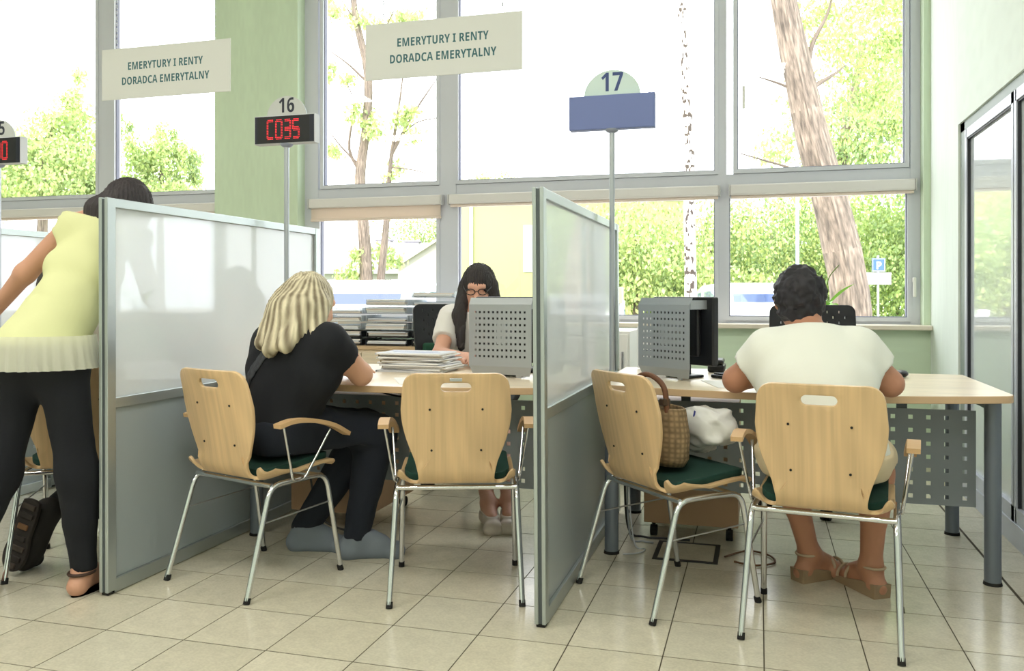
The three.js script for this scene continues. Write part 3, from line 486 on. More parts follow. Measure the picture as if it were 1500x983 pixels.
function foliage(parent, clusters, n, size, tint = 0) {   // clusters: [centre, rx, ry, rz]
  const im = new THREE.InstancedMesh(leafGeo, leafMats[0], n); im.name = 'foliage'; im.userData.kind = 'stuff'; im.castShadow = im.receiveShadow = true;
  const tot = clusters.reduce((s, c) => s + c[1] * c[2] * c[3], 0), q = new THREE.Quaternion(), e = new THREE.Euler(), m = new THREE.Matrix4(), col = new THREE.Color(); let k = 0;
  clusters.forEach((c, ci) => {
    const cnt = ci === clusters.length - 1 ? n - k : Math.round(n * c[1] * c[2] * c[3] / tot), hue = rnd();
    const subs = Array.from({ length: Math.max(5, Math.round(cnt / 130)) }, () => { const a = rr(0, 6.283), b = Math.acos(rr(-1, 1)), r = Math.cbrt(rnd()); return [Math.sin(b) * Math.cos(a) * r, Math.cos(b) * r, Math.sin(b) * Math.sin(a) * r]; });
    for (let i = 0; i < cnt && k < n; i++) {
      const s = subs[Math.floor(rnd() * subs.length)], g = () => (rnd() + rnd() + rnd() - 1.5) * .36;
      e.set(rr(-1.2, 1.2), rr(0, 6.28), rr(-1, 1)); const sz = size * rr(.7, 1.3);
      m.compose(new THREE.Vector3(c[0].x + (s[0] + g()) * c[1], c[0].y + (s[1] + g()) * c[2], c[0].z + (s[2] + g()) * c[3]), q.setFromEuler(e), new THREE.Vector3(sz, sz, sz));
      im.setMatrixAt(k, m); const gr = GREENS[(Math.floor(rnd() * 2) + (hue > .5 ? 1 : 0) + tint) % 4], v = rr(.8, 1.2); im.setColorAt(k, col.setRGB(gr[0] * v, gr[1] * v, gr[2] * v)); k++;
    }
  });
  im.count = k; parent.add(im); return im;
}
function limb(pts, r0, r1, rad = 10, seg = 24) {
  const c = new THREE.CatmullRomCurve3(pts), g = new THREE.TubeGeometry(c, seg, 1, rad), p = g.attributes.position, ctr = new THREE.Vector3();
  for (let i = 0; i <= seg; i++) { c.getPointAt(i / seg, ctr); const r = r0 + (r1 - r0) * i / seg; for (let j = 0; j <= rad; j++) { const k = i * (rad + 1) + j, w = r * (1 + .08 * noise3(i * .7, j * .9, r0 * 50)); p.setXYZ(k, ctr.x + (p.getX(k) - ctr.x) * w, ctr.y + (p.getY(k) - ctr.y) * w, ctr.z + (p.getZ(k) - ctr.z) * w); } }
  g.computeVertexNormals(); const uv = g.attributes.uv; for (let i = 0; i < uv.count; i++) uv.setXY(i, uv.getY(i) * 2, uv.getX(i) * c.getLength() * .5); return g;
}
// point seen along a bearing: horizontal offset and height at a given distance along the view axis (used to lay the yard out)
const CS = Math.cos(.2797), SN = Math.sin(.2797);
const at = (px, py, d) => V(-SN * d + CS * (px - 750) / FOCAL * d, 1.114 - (py - 432) / FOCAL * d, CS * d + SN * (px - 750) / FOCAL * d);
function tree(label, d, trunk, branches, clusters, n, size, mat = bark, group = 'trees in the yard', tint = 0) {
  const base = at(trunk[0][0], 432, d), t = thing('yard_tree', label, 'tree', [base.x, GY, base.z], 0, group);
  const L = (p) => { const v = at(p[0], p[1], d + (p[2] ?? 0)); return v.sub(t.position); };
  const pts = trunk.map(L); pts.unshift(new THREE.Vector3(pts[0].x, 0, pts[0].z));
  mesh('trunk', limb(pts, trunk.r0, trunk.r1), mat, t);
  for (const b of branches) mesh('branch', limb(b.map(L), b.r ?? .03, .008, 6, 12), mat, t);
  if (n) foliage(t, clusters.map(([x, y, dd, rx, ry]) => [L([x, y, dd]), rx, ry, rx]), n, size, tint);
  return t;
}
const R = (arr, r0, r1) => Object.assign(arr, { r0, r1 }), B = (arr, r) => Object.assign(arr, { r });
tree('thick leaning tree with rough bark outside the bay next to the mint wall', 12, R([[1245, 440], [1225, 330], [1195, 220], [1170, 110], [1148, 0], [1125, -120]], .31, .15),
  [B([[1172, 70], [1150, 48], [1136, 40]], .05), B([[1180, 120], [1190, 65], [1212, 20], [1225, -30]], .05), B([[1160, 130], [1140, 122], [1112, 113]], .025), B([[1190, 128, .1], [1220, 110, .3], [1240, 95, .5]], .04), B([[1155, 245], [1120, 235], [1085, 225]], .02)],
  [[1250, 40, 1, 1.0, .6], [1290, 100, 1.5, 1.0, .8], [1230, 130, 1.2, .7, .5], [1200, 30, .5, .5, .4], [1310, 20, 1.5, 1.0, .6], [1150, 215, .8, .5, .25]], 9500, .042);
tree('pale slender tree behind the thick leaning tree', 19, R([[1240, 430], [1236, 210], [1252, 130], [1265, 60]], .16, .08), [B([[1258, 190], [1256, 120]], .05)], [[1290, 190, 0, 1.8, 1.0], [1240, 200, .5, 1.4, .8], [1310, 120, 1, 1.5, 1.2], [1180, 225, 0, 1.2, .5]], 12500, .06, bark, 'trees in the yard', 2);
tree('slim white birch trunk with dark marks outside the middle bay', 11, R([[1012, 440], [1010, 330], [1009, 200], [1003, 100], [999, 0], [997, -110]], .085, .055),
  [B([[1006, 175], [985, 160], [945, 130], [930, 120]], .012), B([[1006, 100], [1020, 72], [1042, 52]], .014), B([[1000, 105], [975, 92], [958, 84]], .008), B([[1010, 215], [1019, 200]], .01), B([[1000, 30], [985, 12], [970, -5]], .012)], [], 0, 0, birchBark);
tree('two stemmed young tree with sparse leaves outside the bay beside the pillar', 17, R([[537, 425], [533, 340], [527, 262], [536, 190], [539, 110], [520, 20], [515, -60]], .15, .05),
  [B([[556, 425], [566, 330], [572, 240], [588, 130], [592, 90]], .085), B([[574, 225], [610, 160], [640, 115]], .04), B([[538, 120], [505, 90], [478, 72]], .03), B([[526, 250], [512, 220], [518, 150], [508, 120]], .035), B([[524, 240], [500, 215], [480, 190]], .025), B([[539, 100], [560, 50], [580, 10]], .025), B([[574, 215], [610, 180], [645, 172]], .02), B([[520, 30], [500, 0]], .02), B([[575, 245], [610, 250], [630, 256]], .015)],
  [[490, 225, 0, .4, .35], [585, 190, 0, .6, .4], [570, 250, .3, .4, .25], [505, 110, 0, .4, .3], [560, 30, 0, .8, .3], [515, 380, 0, .45, .5], [555, 380, .5, .4, .4], [590, 90, 0, .4, .3], [530, 160, 0, .4, .4], [480, 30, 0, .4, .4]], 4200, .055);
tree('broad yellow green tree outside the window past the pillar', 17, R([[60, 440], [62, 330], [66, 250], [75, 180]], .16, .06), [], [[60, 250, 0, 1.1, .75], [100, 210, .6, .8, .8], [30, 280, -.3, .9, .45], [112, 140, 1, .4, .5], [125, 265, .5, .6, .5], [-30, 270, 0, 1.0, .6]], 22000, .052, bark, 'trees in the yard', 0);
tree('loose drooping tree outside the bay touching the pillar', 19, R([[235, 440], [235, 330], [237, 250]], .12, .05), [], [[205, 255, 0, .5, .7], [245, 245, 0, .45, .8], [275, 255, .4, .4, .6], [258, 215, 0, .25, .4], [180, 200, 1, .3, .5], [230, 290, 0, .9, .4]], 13000, .046, bark, 'trees in the yard', 3);
// hedge of trees behind the cars
[[930, 360, 20, 1.5, 1.1, 'bright bushy tree behind the small windscreen beyond the divider'], [1040, 370, 22, 1.7, 1.2, 'mid green bushy tree behind the white birch'], [1130, 355, 24, 2.0, 1.6, 'dense dark green tree behind the grey lamp post'], [1215, 340, 26, 2.2, 1.8, 'dense green tree behind the foot of the leaning trunk'], [1310, 345, 23, 1.7, 1.7, 'bright green tree behind the blue parking sign'], [1075, 425, 19, .9, .45, 'low round bush at the edge of the lawn'], [640, 350, 34, 2.2, 1.3, 'yellow green tree behind the gabled house'], [1380, 340, 21, 1.6, 1.8, 'leafy tree past the parking sign'], [715, 285, 34, 1.2, .9, 'treetop showing above the pale yellow building']].forEach(([px, py, d, rx, ry, label], i) => {
  const c = at(px, py, d), t = thing('background_tree', label, 'tree', [c.x, GY, c.z], 0, 'trees beyond the lawn');
  mesh('trunk', limb([new THREE.Vector3(0, 0, 0), new THREE.Vector3(.05, (c.y - GY) * .6, 0), new THREE.Vector3(0, c.y - GY + .2, .05)], .12, .05), bark, t);
  const q = c.y - GY; foliage(t, [[new THREE.Vector3(0, q, 0), rx, ry, rx * .8], [new THREE.Vector3(-rx * .5, q * .75, .3), rx * .8, ry * .8, rx * .7], [new THREE.Vector3(rx * .5, q * .7, .2), rx * .8, ry * .8, rx * .7], [new THREE.Vector3(0, q * .35, .5), rx, q * .35, rx * .7]], Math.round(8500 * rx), .066, i % 4);
});
// houses
const plaster = std(0xa3a19f, .9), yellowWall = std(0xa5a678, .9), roofM = std(0xa8a4a2, .8), brickM = std(0xb08d7c, .9), glassM = std(0x9fb6b8, .1);
{
  const c = at(555, 432, 28), t = thing('low_house', 'low white house with grey roof edge and tall windows behind the twin tree', 'house', [c.x, GY, c.z], .2797);
  mesh('wall', bx(-2.4, 1.05, 0, 2.05, -4, 0), plaster, t); const rf = mesh('roof', [bx(-2.7, 1.2, 2.05, 2.2, -4.2, .25)], std(0x9b9da3, .7), t);
  const slope = new THREE.Shape(); slope.moveTo(-.25, 2.2); slope.lineTo(4.2, 2.2); slope.lineTo(4.2, 3.3); slope.closePath(); mesh('slope', new THREE.ExtrudeGeometry(slope, { depth: 3.9, bevelEnabled: false }).rotateY(Math.PI / 2).translate(-2.7, 0, 0), roofM, rf);
  for (const k of [-2.1, -1.55, -1.0]) { const w = mesh('window', bx(k - .24, k + .24, .6, 1.85, -.02, .03), M.white, t); mesh('pane', bx(k - .2, k + .2, .65, 1.8, .03, .035), glassM, w); }
  for (const [x, z] of [[-.15, -2.2], [.75, -3]]) { const k = mesh('chimney', rb(x - .25, x + .25, 2.4, 3.25, z - .3, z + .3, .02), std(0xb9b6c4, .9), rf); mesh('cap', bx(x - .3, x + .3, 3.25, 3.31, z - .35, z + .35), std(0x8c8c98, .8), k); }
  mesh('drainpipe', rod([.98, 0, .06], [.98, 2.05, .06], .05), std(0x9a9a9a, .6), t);
  const c2 = at(620, 432, 25.5), h = thing('gabled_house', 'white gabled end wall of a house behind the parked white car', 'house', [c2.x, GY, c2.z], .2797);
  const s = new THREE.Shape(); s.moveTo(-.75, 0); s.lineTo(.8, 0); s.lineTo(.8, 2.55); s.lineTo(.42, 2.95); s.lineTo(-.75, 2.2); s.closePath(); mesh('wall', new THREE.ExtrudeGeometry(s, { depth: 1.2, bevelEnabled: false }).translate(0, 0, -1.2), plaster, h);
  mesh('roof', [bx(-.02, .55, 0, .08, -1.2, .12).rotateZ(-.68).translate(.42, 2.95, 0), bx(-1.5, .02, 0, .08, -1.2, .12).rotateZ(.57).translate(.42, 2.95, 0)], roofM, h);
}
{
  const a = at(672, 432, 24), b = at(1010, 432, 24), t = thing('yellow_building', 'pale yellow rendered building with small chimneys', 'house', [(a.x + b.x) / 2, GY, (a.z + b.z) / 2], -.2797 * 0 + .2797), w = a.distanceTo(b) / 2;
  mesh('wall', bx(-w, w, 0, 4.25, -6, 0), yellowWall, t); const rf = mesh('roof', bx(-w, w + .2, 4.25, 4.4, -6.2, .3), std(0xcfcac4, .8), t);
  for (const x of [-w + 2.9, w - .8]) { const k = mesh('chimney', rb(x - .18, x + .18, 4.4, 4.62, -.9, -.5, .01), brickM, rf); mesh('cap', [bx(x - .24, x + .24, 4.68, 4.73, -.95, -.45), bx(x - .16, x - .1, 4.62, 4.68, -.75, -.65), bx(x + .1, x + .16, 4.62, 4.68, -.75, -.65)], brickM, k); }
  for (const x of [-w + .35]) { const f = mesh('drainpipe', rod([x, 0, .06], [x, 4.25, .06], .05), M.white, t); }
  for (let k = 0; k < 3; k++) { const x = -w + 2.2 + k * 1.5, f = mesh('window', bx(x - .4, x + .4, 2.0, 3.3, -.02, .03), M.white, t); mesh('pane', bx(x - .34, x + .34, 2.06, 3.24, .03, .036), glassM, f); }
}
// parked cars
const carPaint = phy(0xe9ebee, .25, { clearcoat: 1, clearcoatRoughness: .05 }), carGlass = phy(0x55678f, .05, { clearcoat: 1 });
function car(x, D, turn, label, s = 1, y = GY) {
  const t = thing('parked_car', label, 'car', [x, y, -D], turn, 'parked cars outside'); t.scale.setScalar(s);
  const side = (pts, w, bev) => { const sh = new THREE.Shape(); sh.moveTo(...pts[0]); for (const p of pts.slice(1)) p.length === 4 ? sh.quadraticCurveTo(...p) : sh.lineTo(...p); sh.closePath(); return new THREE.ExtrudeGeometry(sh, { depth: w - 2 * bev, bevelEnabled: true, bevelSize: bev, bevelThickness: bev, bevelSegments: 4, curveSegments: 10 }).translate(0, 0, -(w - 2 * bev) / 2); };
  mesh('body', side([[-2.05, .35], [2.05, .35], [2.1, .7], [2.02, .85, 1.2, .95], [-1.9, 1.0], [-2.1, .95, -2.1, .6]], 1.72, .08), carPaint, t);
  mesh('cabin', side([[-1.75, .98], [1.12, .93], [.45, 1.38, .1, 1.43], [-.9, 1.46], [-1.45, 1.42, -1.75, .98]], 1.5, .1), carPaint, t);
  const gl = mesh('window', side([[-1.62, 1.0], [.92, .97], [.35, 1.33, .1, 1.355], [-.85, 1.385], [-1.35, 1.35, -1.62, 1.0]], 1.58, .06), carGlass, t);
  mesh('pillar', [bx(-.38, -.3, .98, 1.4, -.8, .8), bx(-1.35, -1.25, .98, 1.4, -.8, .8)], carPaint, gl);
  mesh('windscreen', [bx(-.02, .0, 0, .52, -.62, .62).rotateZ(.95).translate(1.08, 1.0, 0), bx(0, .02, 0, .42, -.6, .6).rotateZ(-.45).translate(-1.77, 1.0, 0)], carGlass, t);
  mesh('mirror', [rb(.72, .84, 1.0, 1.12, .82, 1.0, .03), rb(.72, .84, 1.0, 1.12, -1.0, -.82, .03)], carPaint, t);
  for (const wx of [-1.3, 1.3]) for (const wz of [-.78, .78]) { const w = mesh('wheel', new THREE.CylinderGeometry(.32, .32, .2, 24).rotateX(Math.PI / 2).translate(wx, .32, wz), M.rubber, t); mesh('rim', new THREE.CylinderGeometry(.2, .2, .21, 16).rotateX(Math.PI / 2).translate(wx, .32, wz), M.chromeSoft, w); }
  return t;
}
{ let p = at(578, 432, 12.2); car(p.x, -p.z, Math.PI / 2 + .1, 'white parked car seen end on behind the letter trays');
  p = at(1090, 432, 14.8); car(p.x, -p.z, Math.PI / 2 + .2797, 'white parked car end on behind the curly haired woman', 1.0);
  p = at(1440, 432, 14.5); car(p.x, -p.z, Math.PI + .2, 'white parked car under the blue parking sign', .92);
  p = at(850, 432, 17); car(p.x, -p.z, Math.PI / 2 + .2797, 'white parked car half hidden by the frosted divider', .9); }
{ // street furniture
  const p = at(1168, 432, 17.5), l = thing('lamp_post', 'plain grey lamp post in front of the dense tree', 'lamp post', [p.x, GY, p.z]); mesh('pole', rod([0, 0, 0], [0, 5.2, 0], .045, .035), std(0x8f96a2, .5, .4), l); mesh('lantern', rb(-.1, .5, 5.15, 5.28, -.1, .1, .04), std(0x8f96a2, .5, .4), l); mesh('foot_sleeve', rod([0, 0, 0], [0, .5, 0], .07), std(0x8f96a2, .5, .4), l);
  const q = at(1286, 432, 20), s = thing('parking_sign', 'blue parking sign with a white letter P on a post', 'road sign', [q.x, GY, q.z], .2797);
  mesh('post', rod([0, 0, 0], [0, 2.28, 0], .03), std(0xb8bcc4, .5, .4), s);
  const y0 = 1.114 + (432 - 398) / FOCAL * 20 - GY, hS = .31;
  mesh('plate', rb(-.155, .155, y0, y0 + hS, .03, .045, .006), std(0x3f63d6, .5), s).userData.label = 'blue square plate with white P';
  const pt = canvasTex(128, 128, (c, w, h) => { c.fillStyle = '#4468dc'; c.fillRect(0, 0, w, h); c.strokeStyle = '#fff'; c.lineWidth = 5; c.strokeRect(5, 5, 118, 118); c.fillStyle = '#fff'; c.font = 'bold 104px sans-serif'; c.textAlign = 'center'; c.textBaseline = 'middle'; c.fillText('P', 64, 67); });
  mesh('letter', new THREE.PlaneGeometry(.3, .3).translate(0, y0 + hS / 2, .0465), std(0xffffff, .5, 0, { map: pt }), s);
  mesh('lower_plate', rb(-.29, .29, y0 - .3, y0 - .02, .03, .042, .005), std(0xf3f0ee, .6), s);
  const tt = canvasTex(256, 128, (c, w, h) => { c.fillStyle = '#f4f1ef'; c.fillRect(0, 0, w, h); c.fillStyle = '#b9aeb4'; c.font = 'bold 26px sans-serif'; c.textAlign = 'center'; c.fillText('DLA', 128, 42); c.fillText('PRACOWNIKÓW', 128, 88); });
  mesh('print', new THREE.PlaneGeometry(.56, .26).translate(0, y0 - .16, .0425), std(0xffffff, .6, 0, { map: tt }), s);
  const u = at(906, 432, 9.5), m = thing('meter_box', 'small beige utility box on a post outside the middle bay', 'utility box', [u.x, GY, u.z]); mesh('post', rod([0, 0, 0], [0, 1.3, 0], .03), M.plasticGrey, m); mesh('box', rb(-.05, .05, 1.27, 1.45, -.05, .05, .01), std(0xb9b4a4, .7), m);
}

// ---------------------------------------------------------------- people: distance fields meshed as continuous surfaces
function meshField(fn, lo, hi, cell) {
  const nx = Math.ceil((hi[0] - lo[0]) / cell) + 1, ny = Math.ceil((hi[1] - lo[1]) / cell) + 1, nz = Math.ceil((hi[2] - lo[2]) / cell) + 1, val = new Float32Array(nx * ny * nz), BL = 4;
  for (let bz = 0; bz < nz; bz += BL) for (let by = 0; by < ny; by += BL) for (let bxx = 0; bxx < nx; bxx += BL) {
    const c = fn(lo[0] + (bxx + 1.5) * cell, lo[1] + (by + 1.5) * cell, lo[2] + (bz + 1.5) * cell), far = Math.abs(c) > cell * 5.5;
    for (let z = bz; z < Math.min(nz, bz + BL); z++) for (let y = by; y < Math.min(ny, by + BL); y++) for (let x = bxx; x < Math.min(nx, bxx + BL); x++) val[(z * ny + y) * nx + x] = far ? c : fn(lo[0] + x * cell, lo[1] + y * cell, lo[2] + z * cell);
  }
  const id = new Int32Array(nx * ny * nz).fill(-1), pos = [], idx = [], I = (x, y, z) => (z * ny + y) * nx + x;
  const E = [[0, 1], [2, 3], [4, 5], [6, 7], [0, 2], [1, 3], [4, 6], [5, 7], [0, 4], [1, 5], [2, 6], [3, 7]], co = new Float32Array(8);
  for (let z = 0; z < nz - 1; z++) for (let y = 0; y < ny - 1; y++) for (let x = 0; x < nx - 1; x++) {
    let m = 0; for (let k = 0; k < 8; k++) { co[k] = val[I(x + (k & 1), y + (k >> 1 & 1), z + (k >> 2))]; if (co[k] < 0) m |= 1 << k; }
    if (m === 0 || m === 255) continue;
    let sx = 0, sy = 0, sz = 0, n = 0;
    for (const [a, b] of E) if ((m >> a & 1) !== (m >> b & 1)) { const t = co[a] / (co[a] - co[b]); sx += (a & 1) + ((b & 1) - (a & 1)) * t; sy += (a >> 1 & 1) + ((b >> 1 & 1) - (a >> 1 & 1)) * t; sz += (a >> 2) + ((b >> 2) - (a >> 2)) * t; n++; }
    id[I(x, y, z)] = pos.length / 3; pos.push(lo[0] + (x + sx / n) * cell, lo[1] + (y + sy / n) * cell, lo[2] + (z + sz / n) * cell);
  }
  const quad = (a, b, c, d, flip) => { if (a < 0 || b < 0 || c < 0 || d < 0) return; flip ? idx.push(a, c, b, a, d, c) : idx.push(a, b, c, a, c, d); };
  for (let z = 1; z < nz - 1; z++) for (let y = 1; y < ny - 1; y++) for (let x = 1; x < nx - 1; x++) {
    const s = val[I(x, y, z)] < 0;
    if (s !== val[I(x + 1, y, z)] < 0) quad(id[I(x, y - 1, z - 1)], id[I(x, y, z - 1)], id[I(x, y, z)], id[I(x, y - 1, z)], !s);
    if (s !== val[I(x, y + 1, z)] < 0) quad(id[I(x - 1, y, z - 1)], id[I(x - 1, y, z)], id[I(x, y, z)], id[I(x, y, z - 1)], !s);
    if (s !== val[I(x, y, z + 1)] < 0) quad(id[I(x - 1, y - 1, z)], id[I(x, y - 1, z)], id[I(x, y, z)], id[I(x - 1, y, z)], !s);
  }
  const g = new THREE.BufferGeometry(); g.setAttribute('position', new THREE.Float32BufferAttribute(pos, 3)); g.setIndex(idx); g.computeVertexNormals();
  g.setAttribute('uv', new THREE.Float32BufferAttribute(new Float32Array(pos.length / 3 * 2), 2)); return g;
}
// primitives: [x, y, z] world (z = -D); every one is a function of x, y, z
const w3 = (p) => [p[0], p[1], -p[2]];                              // (X, height, D) -> world
function cone(a, b, r0, r1) { a = w3(a); b = w3(b); const dx = b[0] - a[0], dy = b[1] - a[1], dz = b[2] - a[2], L = dx * dx + dy * dy + dz * dz || 1e-9; return (x, y, z) => { const t = Math.max(0, Math.min(1, ((x - a[0]) * dx + (y - a[1]) * dy + (z - a[2]) * dz) / L)), ex = x - a[0] - t * dx, ey = y - a[1] - t * dy, ez = z - a[2] - t * dz; return Math.sqrt(ex * ex + ey * ey + ez * ez) - r0 - (r1 - r0) * t; }; }
function egg(c, r, f) {                                             // ellipsoid: radii across, up, along; f = facing direction (X, h, D)
  c = w3(c); const F = new THREE.Vector3(...w3(f)).normalize(), S = new THREE.Vector3().crossVectors(F, new THREE.Vector3(0, 1, 0)).normalize(), U = new THREE.Vector3().crossVectors(S, F), m = Math.min(...r);
  return (x, y, z) => { x -= c[0]; y -= c[1]; z -= c[2]; const a = (x * S.x + y * S.y + z * S.z) / r[0], b = (x * U.x + y * U.y + z * U.z) / r[1], d = (x * F.x + y * F.y + z * F.z) / r[2], k = Math.sqrt(a * a + b * b + d * d), k2 = Math.sqrt(a * a / r[0] / r[0] + b * b / r[1] / r[1] + d * d / r[2] / r[2]); return k2 < 1e-6 ? -m : k * (k - 1) / k2; };
}
const union = (k, ...fs) => (x, y, z) => { let d = fs[0](x, y, z); for (let i = 1; i < fs.length; i++) { const e = fs[i](x, y, z), h = Math.max(0, k - Math.abs(d - e)) / k; d = Math.min(d, e) - h * h * k * .25; } return d; };
const grow = (f, r) => (x, y, z) => f(x, y, z) - r;
const cut = (f, p, n) => { p = w3(p); n = w3(n); const l = Math.hypot(...n); return (x, y, z) => Math.max(f(x, y, z), ((x - p[0]) * n[0] + (y - p[1]) * n[1] + (z - p[2]) * n[2]) / l); };   // keeps the side against n
const minus = (f, g) => (x, y, z) => Math.max(f(x, y, z), -g(x, y, z));
const wrinkle = (f, amp, fr, seed) => (x, y, z) => { const d = f(x, y, z); return Math.abs(d) > .05 ? d : d + amp * noise3(x * fr + seed, y * fr * .7, z * fr) + amp * .5 * noise3(x * fr * 2.3, y * fr * 1.5 + seed, z * fr * 2.3); };
const add = (a, b, k = 1) => [a[0] + b[0] * k, a[1] + b[1] * k, a[2] + b[2] * k], sub = (a, b) => add(a, b, -1), mid = (a, b, t = .5) => add(a, sub(b, a), t);
function bounds(pts, pad) { const lo = [1e9, 1e9, 1e9], hi = [-1e9, -1e9, -1e9]; for (const q of pts) { const p = w3(q); for (let i = 0; i < 3; i++) { lo[i] = Math.min(lo[i], p[i] - pad); hi[i] = Math.max(hi[i], p[i] + pad); } } return [lo, hi]; }
function handField(wrist, dir, palmN, side) {                       // five fingers curving from the palm
  const n = (v) => { const l = Math.hypot(...v); return v.map((q) => q / l); }, d = n(dir), up = n(palmN), s = [d[1] * up[2] - d[2] * up[1], d[2] * up[0] - d[0] * up[2], d[0] * up[1] - d[1] * up[0]].map((q) => q * side);
  const P = (a, b, c) => [0, 1, 2].map((i) => wrist[i] + d[i] * a + s[i] * b + up[i] * c), fs = [cone(P(.01, 0, 0), P(.075, .012, 0), .024, .022), cone(P(.03, -.02, 0), P(.08, -.022, 0), .018, .017)];
  [[.03, .078, 1], [.01, .086, 1], [-.011, .08, 1], [-.031, .062, .85]].forEach(([b, l, k]) => { fs.push(cone(P(.085, b, 0), P(.085 + l * .5, b * 1.12, -.006), .0095 * k, .0088 * k), cone(P(.085 + l * .5, b * 1.12, -.006), P(.085 + l * .92, b * 1.14, -.026), .0088 * k, .0074 * k)); });
  fs.push(cone(P(.025, .026, -.004), P(.062, .056, -.012), .0125, .0105), cone(P(.062, .056, -.012), P(.09, .062, -.02), .0105, .0085));
  return union(.012, ...fs);
}
function figure(J) {
  // J: hipL hipR kneeL kneeR ankL ankR shL shR elL elR wrL wrR neck head (X, h, D), face direction, build factor b, torso girth g
  const b = J.b ?? 1, g = J.g ?? 1, hipC = mid(J.hipL, J.hipR), shC = mid(J.shL, J.shR), chest = mid(hipC, shC, .68), waist = mid(hipC, shC, .35), across = sub(J.shR, J.shL), hx = sub(J.hipR, J.hipL);
  const torso0 = union(.07, cone(J.hipL, J.hipR, .105 * g, .105 * g), cone(add(waist, hx, -.3), add(waist, hx, .3), .1 * g, .1 * g), cone(add(chest, across, -.24), add(chest, across, .24), .108 * g, .108 * g), cone(add(shC, across, -.36), add(shC, across, .36), .062 * b, .062 * b), cone(hipC, shC, .11 * g, .085 * g), ...(J.bust ? J.bust : [])), torso = J.seat ? cut(torso0, [0, J.seat, 0], [0, -1, 0]) : torso0;
  const flat = (f) => J.seat ? cut(f, [0, J.seat, 0], [0, -1, 0]) : f, thigh = ['L', 'R'].map((s) => flat(cone(J['hip' + s], J['knee' + s], .088 * b, .058 * b))), shank = ['L', 'R'].map((s) => union(.03, cone(J['knee' + s], J['ank' + s], .054 * b, .036 * b), cone(mid(J['knee' + s], J['ank' + s], .15), mid(J['knee' + s], J['ank' + s], .5), .057 * b, .045 * b)));
  const upper = ['L', 'R'].map((s) => cone(J['sh' + s], J['el' + s], .053 * b, .042 * b)), fore = ['L', 'R'].map((s) => cone(J['el' + s], J['wr' + s], .042 * b, .027 * b));
  const n = (v) => { const l = Math.hypot(...v); return v.map((q) => q / l); }, F = n(J.face), hs = J.hs ?? 1, sd = n([F[2], 0, -F[0]]), upv = n([sd[1] * F[2] - sd[2] * F[1], sd[2] * F[0] - sd[0] * F[2], sd[0] * F[1] - sd[1] * F[0]]).map((q) => q), U = upv[1] < 0 ? upv.map((q) => -q) : upv;
  const H = (a, u, f) => [0, 1, 2].map((i) => J.head[i] + sd[i] * a * hs + U[i] * u * hs + F[i] * f * hs);
  const head = union(.03, egg(J.head, [.074 * hs, .1 * hs, .092 * hs], J.face), egg(H(0, -.055, .03), [.056 * hs, .062 * hs, .062 * hs], J.face));
  const facial = union(.012, cone(H(0, .005, .088), H(0, -.028, .106), .009 * hs, .013 * hs), cone(H(-.02, -.06, .083), H(.02, -.06, .083), .008 * hs, .008 * hs), cone(H(-.035, .025, .078), H(.035, .025, .078), .01 * hs, .01 * hs), egg(H(-.079, -.01, -.005), [.011, .032 * hs, .02 * hs], J.face), egg(H(.079, -.01, -.005), [.011, .032 * hs, .02 * hs], J.face));
  const eyes = [-1, 1].map((s) => egg(H(s * .031, .004, .084), [.013, .008, .01], J.face));
  const neck = cone(add(J.neck, sub(J.head, J.neck), -.25), mid(J.neck, J.head, .75), .055 * b, .05 * b);
  const feet = ['L', 'R'].map((s) => { const t = J['toe' + s], a = J['ank' + s], heel = add([a[0], .035, a[2]], n(sub([t[0], 0, t[2]], [a[0], 0, a[2]])), -.035); return union(.03, cone(a, heel, .034 * b, .03), cone(heel, [t[0], .025, t[2]], .03, .024), cone(a, mid(a, [t[0], .03, t[2]], .6), .034, .028), cone(add([t[0], .022, t[2]], n([a[2] - t[2], 0, t[0] - a[0]]), .018), add([t[0], .022, t[2]], n([a[2] - t[2], 0, t[0] - a[0]]), -.022), .02, .018)); });
  const hands = ['L', 'R'].map((s) => handField(J['wr' + s], J['hand' + s] ?? sub(J['wr' + s], J['el' + s]), J['palm' + s] ?? [0, 1, 0], s === 'L' ? 1 : -1));
  const all = Object.values(J).filter((v) => Array.isArray(v) && v.length === 3 && typeof v[0] === 'number' && v !== J.face && v !== J.handL && v !== J.handR && v !== J.palmL && v !== J.palmR);
  return { J, torso, thigh, shank, upper, fore, head, facial, eyes, neck, feet, hands, H, box: bounds(all, .2), body: minus(union(.025, union(.045, torso, ...thigh, ...upper, neck, union(.03, head)), ...shank, ...fore, union(.008, facial, facial), ...hands, ...feet), union(.001, ...eyes)), hipC, shC, chest, waist };
}
// the part of a figure pressed flat by the seat it sits on: cx, D, turn (degrees) of the seat, its top height and half sizes
function onSeat(f, cx, D, phi, top, hw = .235, z0 = -.265, z1 = .17) {
  const c = Math.cos(phi * Math.PI / 180), n = Math.sin(phi * Math.PI / 180);
  return (x, y, z) => { const dx = x - cx, dD = -z - D, lx = dx * c - dD * n, lz = -(dx * n + dD * c); return Math.max(f(x, y, z), -Math.max(Math.abs(lx) - hw, z0 - lz, lz - z1, y - top, top - .1 - y)); };
}
function person(label, base, group) { const t = thing('person', label, 'person', w3(base)); return t; }
function put(t, name, field, box, cell, mat, color) {
  const g = meshField(field, box[0], box[1], cell);
  if (color) { const p = g.attributes.position, c = new Float32Array(p.count * 3); for (let i = 0; i < p.count; i++) { const q = color(p.getX(i), p.getY(i), p.getZ(i)); c[i * 3] = q[0]; c[i * 3 + 1] = q[1]; c[i * 3 + 2] = q[2]; } g.setAttribute('color', new THREE.BufferAttribute(c, 3)); }
  g.translate(-t.position.x, -t.position.y, -t.position.z); return mesh(name, g, mat, t);
}
